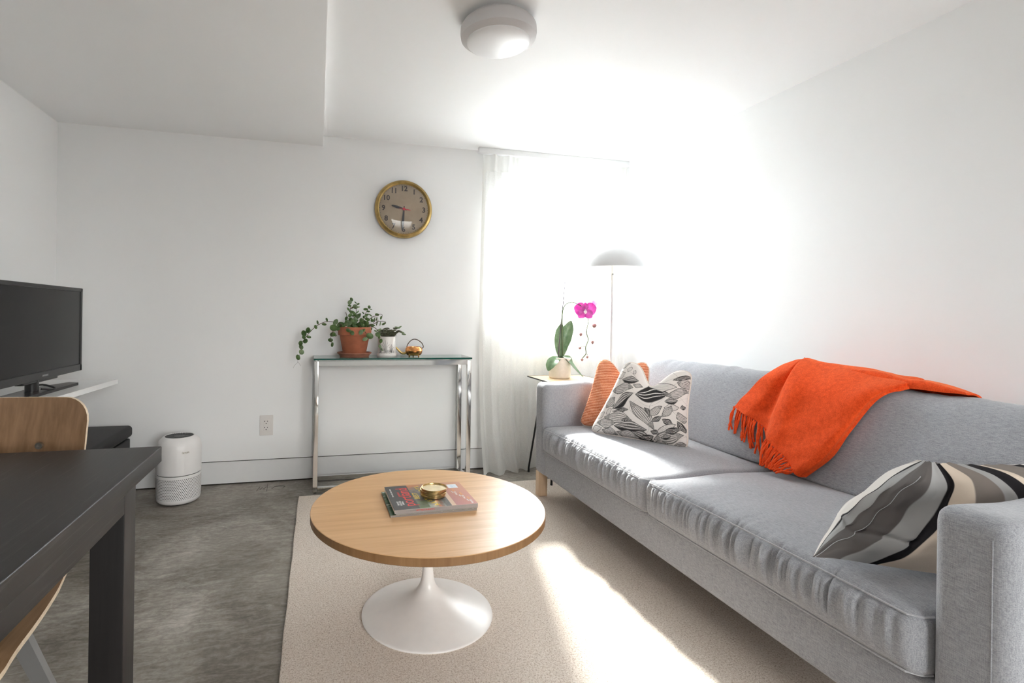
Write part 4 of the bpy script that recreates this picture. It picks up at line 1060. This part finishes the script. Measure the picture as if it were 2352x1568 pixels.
# --- striped pillow by the near arm
def striped():
    Z0=.462
    def S(px,py,y=None,z=None): return at(px,py,y=y) if y is not None else at(px,py,z=z)
    curves=[ # along every stripe edge, from the seat up to the ridge
     (0.0,[S(1868,1278,z=Z0),S(1893,1232,y=1.055),S(1932,1168,y=1.075),S(1988,1122,y=1.075),S(2042,1082,y=1.06),S(2108,1057,y=1.03)]),
     (1.0,[S(1869,1278,z=Z0),S(1905,1226,y=1.035),S(1948,1172,y=1.05),S(1998,1134,y=1.05),S(2050,1094,y=1.04),S(2118,1058,y=1.02)]),
     (2.0,[S(1870,1278,z=Z0),S(1916,1230,y=1.015),S(1965,1190,y=1.025),S(2012,1150,y=1.03),S(2062,1104,y=1.02),S(2126,1059,y=1.01)]),
     (3.0,[S(1871,1279,z=Z0),S(1930,1240,y=.995),S(1986,1208,y=1.00),S(2032,1168,y=1.005),S(2078,1115,y=1.005),S(2132,1060,y=1.005)]),
     (4.0,[S(1932,1284,z=Z0),S(1990,1258,y=.955),S(2045,1222,y=.965),S(2085,1180,y=.975),S(2118,1125,y=.985),S(2138,1061,y=1.0)]),
     (5.0,[S(1996,1294,z=Z0),S(2060,1270,y=.925),S(2112,1228,y=.930),S(2150,1178,y=.935),S(2172,1122,y=.955),S(2148,1062,y=.995)]),
     (5.6,[S(2018,1297,z=Z0),S(2080,1280,y=.915),S(2140,1225,y=.915),S(2180,1165,y=.918),S(2192,1110,y=.94),S(2158,1063,y=.99)]),
     (6.6,[S(2160,1318,z=Z0),S(2190,1270,y=.875),S(2225,1205,y=.872),S(2244,1148,y=.878),S(2232,1100,y=.92),S(2172,1062,y=.985)]),
     (7.6,[S(2230,1320,y=.86),S(2262,1260,y=.855),S(2295,1190,y=.855),S(2312,1142,y=.865),S(2268,1096,y=.91),S(2195,1063,y=.98)]),
     (8.2,[S(2262,1320,y=.85),S(2292,1255,y=.85),S(2322,1185,y=.85),S(2336,1138,y=.86),S(2288,1094,y=.905),S(2215,1065,y=.975)]),
     (9.0,[S(2305,1318,y=.845),S(2335,1250,y=.845),S(2362,1180,y=.845),S(2372,1134,y=.86),S(2318,1090,y=.90),S(2238,1066,y=.97)]),
     (9.5,[S(2330,1316,y=.84),S(2362,1245,y=.84),S(2388,1175,y=.845),S(2396,1130,y=.86),S(2338,1090,y=.895),S(2255,1066,y=.965)]),
     (10.8,[S(2410,1310,y=.84),S(2440,1235,y=.84),S(2460,1165,y=.845),S(2462,1125,y=.86),S(2400,1088,y=.89),S(2310,1066,y=.955)]),
     (11.4,[S(2450,1305,y=.84),S(2480,1230,y=.84),S(2500,1160,y=.845),S(2500,1120,y=.86),S(2440,1086,y=.89),S(2345,1066,y=.95)]),
     (13.0,[S(2540,1300,y=.84),S(2570,1225,y=.84),S(2590,1150,y=.845),S(2585,1112,y=.86),S(2520,1085,y=.89),S(2430,1068,y=.94)])]
    W=(.74,.70,.66); LG=(.36,.355,.35); DG=(.125,.112,.108); BK=(.014,.012,.014); CR=(.66,.555,.455); TP=(.21,.18,.16)
    bands=[(0,1.0,W),(1.0,1.12,BK),(1.12,2.0,LG),(2.0,3.0,DG),(3.0,4.0,DG),(4.0,5.0,LG),(5.0,5.6,BK),(5.6,6.6,CR),(6.6,7.6,TP),(7.6,8.2,LG),(8.2,9.0,BK),(9.0,9.5,CR),(9.5,10.8,TP),(10.8,11.4,BK),(11.4,14,W)]
    nt=60; ns=14; cols=[]; P=[]
    cr=[c[1] for c in curves]; sv=[c[0] for c in curves]
    rows=[[crom(c,t/nt) for t in range(nt+1)] for c in cr]
    K=len(rows)-1
    for a in range(K*ns+1):
        f=a/ns; k0=min(int(f),K-1); s=sv[k0]+(sv[k0+1]-sv[k0])*(f-k0)
        row=[]
        for t in range(nt+1):
            p=crom([r[t] for r in rows],f/K)
            tt=t/nt; w=(.005*math.sin(tt*17+s*1.7)*math.sin(s*2.1+tt*4)+.0035*math.sin(tt*31-s*3.1)*math.exp(-((s-2.6)/1.6)**2)+.003*math.sin(s*7+tt*9))*min(1,tt*4)*(1-tt*.4)
            crease=math.exp(-((tt-.34-.02*math.sin(s*2))/.018)**2) if 0.5<s<5.4 else 0     # folded opening of the cover
            p=p+Vector((.004*crease+w*.7,w+.010*crease,w*.3-.003*crease))
            # lump at the upper corner
            lump=math.exp(-((s-3.6)/1.3)**2-((tt-.86)/.10)**2); p=p+Vector((-.024,-.028,.006))*lump
            p.z=max(p.z,.452); row.append(p)
        P.append(row)
        c=next((q[2] for q in bands if q[0]<=s<q[1]),W)
        if s<3.0: pass
        cols+=[c+(1,)]*(nt+1)
    mb=MB().grid(P,flip=False)
    # the hidden half: the same outline pulled back towards the sofa corner and down
    Q=[]
    for a in range(0,K*ns+1,ns):
        row=[]
        for t in range(0,nt+1,6):
            p=P[a][t]; tt=t/nt; ss=a/(K*ns); e=math.sin(math.pi*tt)**.5*math.sin(math.pi*ss)**.5
            q=p+Vector((.05,.07,-.055))*e*(.6+.6*tt); q.z=max(q.z,.463); q.x=min(q.x,1.86); row.append(q)
        Q.append(row)
    mb.grid(Q,flip=True); cols+=[W+(1,)]*(len(Q)*len(Q[0]))
    mb.c=cols
    o=build('striped_pillow',mb,M_stripe,loc=(1.5,.98,.455),smooth=80)
    tag(o,'crumpled grey, black and cream striped pillow behind the near armrest','pillow')
    seam=[P[3*ns][t]+Vector((-.0003,-.0006,.0004)) for t in range(0,54)]
    build('seam',MB().tube(seam,.0007,5),M_seam,o)
striped()

# =================================================================== ORANGE THROW
def throw():
    k=thing('throw_blanket',(1.87,1.5,.47),'bright orange wool throw with fringe draped over the sofa back','throw blanket')
    def onback(px,py,off):
        """on the front of the sofa back, off metres proud of it"""
        zz=.6
        for _ in range(12):
            p=at(px,py,x=back_face_x(min(zz,.80))-off-.014); zz=p.z
        p.z=max(p.z,.468); return p
    def top(px,py,x=1.985): return at(px,py,x=x)
    def behind(p,dx,dz,dy=0): return Vector((p.x+dx,p.y+dy,p.z-dz))
    def column(t0,x,mid):
        a=top(*t0,x=x); return [behind(a,.125,.085),behind(a,.055,.004)]+[a]+[onback(*q) for q in mid]
    cols=[column((1803,834),2.00,[(1757,861,.026),(1722,895,.024),(1703,914,.022),(1686,934,.022)]),
          column((1820,830),2.00,[(1780,868,.032),(1745,912,.034),(1727,934,.032),(1708,950,.030)]),
          column((1832,828),2.00,[(1797,872,.022),(1762,930,.018),(1746,950,.018),(1735,966,.018)]),
          column((1840,828),2.00,[(1806,876,.016),(1776,940,.016),(1764,968,.016),(1757,984,.016)]),
          column((1838,827),1.99,[(1808,872,.048),(1784,930,.050),(1772,972,.048),(1761,1008,.044)]),
          column((1850,828),1.99,[(1822,880,.060),(1800,950,.060),(1785,990,.056),(1772,1022,.050)]),
          column((1890,838),1.99,[(1858,892,.050),(1826,960,.050),(1804,1005,.050),(1786,1036,.048)]),
          column((1930,843),1.99,[(1900,900,.052),(1858,975,.054),(1828,1020,.052),(1800,1048,.050)]),
          column((1990,852),1.99,[(1945,905,.056),(1893,985,.060),(1850,1035,.058),(1812,1066,.055)]),
          column((2050,865),1.99,[(1985,905,.055),(1922,985,.062),(1870,1045,.062),(1822,1084,.058)]),
          column((2098,873),1.99,[(2010,908,.045),(1938,990,.052),(1884,1056,.052),(1832,1098,.046)]),
          column((2100,880),1.985,[(2014,912,.028),(1944,992,.032),(1892,1060,.034),(1838,1102,.036)]),
          column((2106,884),1.985,[(2020,916,.018),(1956,990,.016),(1910,1052,.016),(1852,1104,.022)])]
    C=len(cols)-1; ns,nt=12,70; P=[]
    dense=[[crom(c,t/nt) for t in range(nt+1)] for c in cols]
    for a in range(C*ns+1):
        f=a/(C*ns); row=[]
        for t in range(nt+1):
            p=crom([d[t] for d in dense],f)
            row.append(p+Vector((-.0015*math.sin(t*.35+a*.2),0,.001*math.sin(a*.31+t*.2))))
        P.append(row)
    th=.006
    def shell(P):
        mb=MB().grid(P,flip=True)
        nu,nv=len(P),len(P[0]); Q=[]
        for i in range(nu):
            r=[]
            for j in range(nv):
                du=P[min(i+1,nu-1)][j]-P[max(i-1,0)][j]; dv=P[i][min(j+1,nv-1)]-P[i][max(j-1,0)]
                n=dv.cross(du); 
                if n.length<1e-9: n=Vector((-1,0,.3))
                n.normalize()
                r.append(P[i][j]-n*th)
            Q.append(r)
        mb.grid(Q)
        for A_,B_,fl in (([r[0] for r in P],[r[0] for r in Q],0),([r[-1] for r in P],[r[-1] for r in Q],1),(P[0],Q[0],1),(P[-1],Q[-1],0)): mb.grid([A_,B_],flip=bool(fl))
        return mb
    build('blanket',shell(P),M_throw,k,smooth=80)
    # the tail that lies along the top of the sofa back
    tail=[]
    for (px,py,lo,x) in ((1960,846,30,1.99),(2020,853,34,1.99),(2080,869,22,1.99),(2120,873,22,1.99),(2160,882,18,1.99),(2195,893,10,1.99),(2222,903,3,1.99)):
        a=top(px,py,x=x); b=top(px-2,py+lo,x=1.965); m=(a+b)/2+Vector((-.008,0,.006))
        tail.append([behind(a,.12,.085),behind(a,.06,.012),a,m,b])
    TD=[[crom(r,j/24) for j in range(25)] for r in tail]; n=len(TD)-1
    TT=[[crom([r[j] for r in TD],i/48) for j in range(25)] for i in range(49)]
    build('tail',shell(TT),M_throw,k,smooth=80)
    # fringe
    def strand(mb,root,tip,sag,r=.0042):
        root,tip=Vector(root),Vector(tip); pts=[]
        w=random.uniform(-.010,.010); w2=random.uniform(0,6.28)
        for i in range(11):
            t=i/10; p=root.lerp(tip,t); p+=Vector((-sag*math.sin(math.pi*t),w*math.sin(math.pi*t*1.3+w2*.1),.003*math.sin(t*7+w2))); pts.append(p)
        mb.tube(pts,[r*(.8+.25*math.sin(i*1.7+w2)**2) if i<10 else r*.9 for i in range(11)],7)
    mb=MB(); roots=[(1686,934),(1708,950),(1735,966),(1757,984)]; R=[onback(x,y,.022) for x,y in roots]
    for i in range(24):
        f=i/23; r=crom(R,f); tx,ty=(1674+86*f+random.uniform(-7,7),982+68*f+random.uniform(-16,10)); strand(mb,r,onback(tx,ty,random.uniform(.004,.022)),random.uniform(-.004,.014))
    o=build('fringe',mb,M_throw,k,smooth=80); o['kind']='stuff'
    mb=MB(); R=[P[a][nt] for a in range(4*ns,9*ns+1)]
    for i in range(26):
        f=i/25; r=R[int(f*(len(R)-1))]
        tx,ty=1746+44*f**1.3+random.uniform(-5,5),1086+15*f+random.uniform(-7,4)
        q=onback(tx,ty,.055+.02*f); q.z=max(q.z,.470); strand(mb,r,q,random.uniform(0,.012))
    o=build('fringe',mb,M_throw,k,smooth=80); o['kind']='stuff'
throw()

# =================================================================== SIDE TABLE, ORCHID, FLOOR LAMP
TZ=.655
def side_table():
    x0,x1,y0,y1=1.372,1.762,2.905,3.215
    k=thing('side_table',((x0+x1)/2,(y0+y1)/2,0),'small wood topped side table with thin black legs behind the sofa arm','side table')
    t=build('tabletop',MB().rbox(x0,x1,y0,y1,TZ-.006,TZ,.001,(1,1,1)),M_stop,k)
    b=MB()
    for (xa,xb,ya,yb) in ((x0-.003,x1+.003,y0-.003,y0),(x0-.003,x1+.003,y1,y1+.003),(x0-.003,x0,y0,y1),(x1,x1+.003,y0,y1)): b.box(xa,xb,ya,yb,TZ-.007,TZ+.001)
    build('rim',b,M_blackm,k,smooth=0)
    feet=((1.400,3.245,0),(1.415,2.925,ZR),(1.745,3.235,0),(1.735,2.925,ZR))
    tops=((1.447,3.13),(1.455,2.99),(1.68,3.13),(1.68,2.99))
    for f,tp in zip(feet,tops):
        build('leg',MB().tube([f,(f[0]+.0005,f[1],f[2]+.028),(tp[0],tp[1],TZ-.006)],[.0075,.0065,.0065],10),M_blackm,k)
side_table()
def orchid():
    C=Vector((1.535,3.075,TZ)); Y=C.y; k=thing('orchid',C,'magenta orchid in a cream ribbed pot on the side table','orchid')
    prof=[(.001,.0),(.060,.0),(.066,.004)]+[(.068+.0022*(i%2),.008+.124*i/30) for i in range(31)]+[(.068,.134),(.064,.135),(.062,.118),(.001,.118)]
    build('pot',MB().lathe(prof,C,56),M_opot,k,smooth=60)
    build('bark',MB().lathe([(.001,.128),(.063,.122)],C,24),M_soil,k)
    def A(px,py,dy=0): return at(px,py,y=Y+dy)
    def leaf(pts,widths,hint,fold=.25):
        P=[A(*q) for q in pts]; n=30; rows=[]
        for i in range(n+1):
            t=i/n; p=crom(P,t); tg=(crom(P,min(1,t+.02))-crom(P,max(0,t-.02))).normalized()
            sd=tg.cross(Vector(hint)).normalized(); nn=sd.cross(tg).normalized()
            w=np.interp(t,[q/(len(widths)-1) for q in range(len(widths))],widths)
            rows.append([p+sd*w*s+nn*(abs(s)*w*fold) for s in (-1,-.75,-.4,0,.4,.75,1)])
        b=MB().grid(rows); b.grid([[q-Vector(hint).normalized()*.0022 for q in r] for r in rows],flip=True)
        return build('leaf',b,M_oleaf,k,smooth=80)
    V=(-.30,-.95,.05)
    leaf([(1288,822),(1290,795),(1303,760),(1312,736)],[.010,.036,.044,.034,.004],V)
    leaf([(1288,822),(1284,795),(1285,765),(1291,742)],[.008,.026,.032,.026,.004],(-.2,-.95,.1))
    leaf([(1287,822,-.03),(1275,826,-.06),(1265,838,-.075),(1259,851,-.08)],[.012,.030,.036,.028,.004],(-.5,-.6,.6))
    leaf([(1292,818,-.03),(1305,828,-.06),(1320,845,-.09),(1340,866,-.11)],[.010,.028,.026,.016,.002],(.45,-.55,.65))
    leaf([(1293,820,-.02),(1306,822,-.03),(1314,836,-.05)],[.008,.022,.006],(.2,-.6,.8))
    build('stake',MB().tube([A(1282,822),A(1287,760),A(1294,690),A(1298,644)],[.0042,.0038,.0034,.003],8),M_stake,k)
    st=[A(1293,815,-.01),A(1291,770,-.01),A(1292,720,-.012),A(1297,702,-.015),A(1305,696,-.02),A(1315,694,-.03),A(1326,698,-.04),A(1336,704,-.045),A(1346,720,-.04),A(1351,738,-.035),A(1347,762,-.03),A(1351,780,-.03),A(1345,798,-.03),A(1346,812,-.03),A(1336,824,-.03)]
    build('flower_stem',MB().tube([crom(st,i/80) for i in range(81)],[.0042-.0016*i/80 for i in range(81)],8),M_ostem,k)
    def petal(mb,c,d,up,l,w,mi=0,cup=.25):
        d=Vector(d).normalized(); n=Vector(up).normalized(); sd=d.cross(n).normalized(); rows=[]
        for i in range(13):
            t=i/12; ww=w*math.sin(math.pi*min(1,t*.93+.06))**.7; rows.append([c+d*l*t+sd*ww*s+n*(cup*l*(t*t*.5-.3*t)+.18*ww*s*s) for s in (-1,-.5,0,.5,1)])
        mb.grid(rows,mi); mb.grid([[q-n*.0012 for q in r] for r in rows],mi,flip=True)
    c=A(1344,712,-.055); nf=Vector((-.35,-.9,-.05)); ri=Vector((.93,-.36,0)); b=MB()
    for ang,l,w in ((90,.050,.022),(14,.074,.044),(166,.074,.044),(-50,.066,.030),(-130,.066,.030)):
        a=math.radians(ang); petal(b,c,ri*math.cos(a)+EZ*math.sin(a),nf,l,w)
    f=build('flower',b,M_petal,k,smooth=80)
    b=MB(); petal(b,c+nf*.006,EZ*-1+nf*.5,nf,.026,.011,0,.5)
    b.lathe([(.001,.008),(.005,.005),(.006,0)],c+nf*.008,10,'y'); build('lip',b,M_lip,f,smooth=80)
    c=A(1364,702,-.035); b=MB()
    for d,l,w in ((Vector((-.1,-.2,1)),.036,.014),(Vector((.25,-.2,-1)),.030,.013),(Vector((.35,-.4,.6)),.030,.015),(Vector((-.2,.1,.9)),.04,.008)): petal(b,c,d,(-.8,-.5,.1),l,w)
    build('flower',b,M_petalp,k,smooth=80)
    def bud(px,py,sx,sz,stem):
        p=A(px,py,-.03); prof=[(math.sin(i/10*math.pi)*(1-.25*math.cos(i/10*math.pi))*sx*1.2+.0002,-math.cos(i/10*math.pi)*sz*1.2) for i in range(11)]
        o=build('bud',MB().lathe(prof,p,16),M_bud,k,smooth=80)
        q=[A(*s,-.03) for s in stem]; build('bud_stalk',MB().tube([crom(q,i/8) for i in range(9)],.0014,6),M_ostem,o)
    bud(1365,748,.0125,.0125,[(1350,740),(1358,740),(1363,742)]); bud(1334,768,.0085,.0095,[(1347,761),(1339,760),(1334,762)]); bud(1361,786,.0075,.0095,[(1352,778),(1358,777),(1361,780)])
    bud(1332,799,.0080,.0070,[(1345,796),(1338,795),(1334,796)]); bud(1349,820,.0060,.0070,[(1346,812),(1349,814),(1349,816)]); bud(1337,826,.0070,.0070,[(1345,813),(1339,820),(1337,823)])
orchid()
def floor_lamp():
    C=Vector((1.865,3.005,0)); k=thing('floor_lamp',C,'white mushroom-shade floor lamp in the corner behind the sofa','floor lamp')
    build('base',MB().lathe([(.001,0),(.128,0),(.130,.004),(.130,.016),(.126,.020),(.012,.022)],C,56),M_lamp,k)
    build('pole',MB().tube([C+Vector((0,0,.02)),C+Vector((0,0,1.30)),C+Vector((0,0,1.40))],[.0085,.0085,.0085],14),M_pole,k)
    build('collar',MB().lathe([(.0125,1.30),(.0135,1.305),(.0135,1.365),(.0125,1.37)],C,20,cap0=True,cap1=True),M_pole,k)
    sw=C+Vector((-.004,-.0135,1.336)); build('switch',MB().lathe([(.0001,.005),(.005,.004),(.005,-.002)],sw,14,'y'),M_greyring,k)
    R=.214; H=.146; prof=[(R*math.cos(a)**.85 if a<1.55 else .0005,1.374+H*math.sin(a)) for a in [i/24*math.pi/2 for i in range(25)]]
    s=build('shade',MB().lathe([(R-.004,1.3735)]+prof,C,96),M_lamp,k,smooth=60)
    build('shade_lining',MB().lathe([(max(.0004,(R-.004)*math.cos(a)**.85),1.3735+(H-.005)*math.sin(a)) for a in [i/24*math.pi/2*.999 for i in range(25)]],C,96),M_lampin,s,smooth=60)
    build('bulb',MB().lathe([(.012,1.40),(.014,1.42),(.028,1.445),(.030,1.462),(.02,1.482),(.001,1.488)],C,24),M_lens,k,smooth=60)
floor_lamp()

# =================================================================== LIGHT
w=bpy.data.worlds.new('daylight'); scene.world=w; w.use_nodes=True; nt=w.node_tree; nt.nodes.clear()
bg=nt.nodes.new('ShaderNodeBackground'); out=nt.nodes.new('ShaderNodeOutputWorld')
tc=nt.nodes.new('ShaderNodeTexCoord'); sp=nt.nodes.new('ShaderNodeSeparateXYZ'); nt.links.new(tc.outputs['Generated'],sp.inputs[0])
rp=nt.nodes.new('ShaderNodeValToRGB'); mr=nt.nodes.new('ShaderNodeMapRange'); mr.inputs[1].default_value=-1; mr.inputs[2].default_value=1
nt.links.new(sp.outputs['Y'],mr.inputs[0]); nt.links.new(mr.outputs[0],rp.inputs[0])
SKY_BACK,SKY_FRONT=.35,1.0        # the sky is brighter on the sunny side, beyond the curtained window
e=rp.color_ramp.elements; e[0].position=.35; e[0].color=(SKY_BACK*1.0,SKY_BACK*.975,SKY_BACK*.955,1); e[1].position=.65; e[1].color=(SKY_FRONT*.89,SKY_FRONT*.955,SKY_FRONT*1.03,1)
mz=nt.nodes.new('ShaderNodeMapRange'); mz.inputs[1].default_value=-.08; mz.inputs[2].default_value=.12; mz.inputs[3].default_value=.10; mz.inputs[4].default_value=1
nt.links.new(sp.outputs['Z'],mz.inputs[0])     # ground below the horizon is darker than the sky
mu=nt.nodes.new('ShaderNodeMix'); mu.data_type='RGBA'; mu.blend_type='MULTIPLY'; mu.inputs[0].default_value=1
nt.links.new(rp.outputs[0],mu.inputs[6]); nt.links.new(mz.outputs[0],mu.inputs[7]); nt.links.new(mu.outputs[2],bg.inputs['Color']); bg.inputs['Strength'].default_value=20.0
nt.links.new(bg.outputs[0],out.inputs['Surface'])
sun=bpy.data.lights.new('sun','SUN'); sun.energy=24; sun.angle=math.radians(4); sun.color=(1,.965,.91)
so=bpy.data.objects.new('sun',sun); COL.objects.link(so); so.location=(2,6,5)
el=math.radians(38.8); d=Vector((-.211*math.cos(el),-.977*math.cos(el),-math.sin(el)))
so.rotation_euler=d.to_track_quat('-Z','Y').to_euler()
def portal(name,loc,rot,sx,sy):
    l=bpy.data.lights.new(name,'AREA'); l.shape='RECTANGLE'; l.size=sx; l.size_y=sy; l.cycles.is_portal=True
    o=bpy.data.objects.new(name,l); COL.objects.link(o); o.location=loc; o.rotation_euler=rot
portal('window_portal',((WX0+WX1)/2,YB+WT+.02,(WZ0+WZ1)/2),(math.radians(-90),0,0),WX1-WX0,WZ1-WZ0)
portal('fill_window_portal',((RX0+RX1)/2,YR-.17,(RZ0+RZ1)/2),(math.radians(90),0,0),RX1-RX0,RZ1-RZ0)  # portal for the added fill window

# =================================================================== CAMERA
cam=bpy.data.cameras.new('camera'); co=bpy.data.objects.new('camera',cam); COL.objects.link(co)
cam.sensor_width=36; cam.sensor_fit='HORIZONTAL'; cam.lens=F/2352*36
cam.shift_x=(1176-PX)/2352; cam.shift_y=(PY-784)/2352; cam.clip_start=.02
r0=Vector((cY,-sY,0)); fw=Vector((sY,cY,0)); exv=r0*cR+Vector((0,0,sR)); eyv=Vector((0,0,cR))-r0*sR
co.matrix_world=frame_matrix((0,0,CAMH),exv,eyv,-fw)
scene.camera=co
vs=scene.view_settings; vs.view_transform='Standard'; vs.look='None'; vs.exposure=1.58; vs.gamma=1; vs.use_curve_mapping=False
cy=scene.cycles; cy.max_bounces=14; cy.diffuse_bounces=8; cy.glossy_bounces=6; cy.transmission_bounces=8; cy.transparent_max_bounces=16
cy.caustics_reflective=False; cy.caustics_refractive=False; cy.sample_clamp_indirect=8; cy.use_denoising=True
for o in bpy.data.objects:
    if '_b' in o: del o['_b']
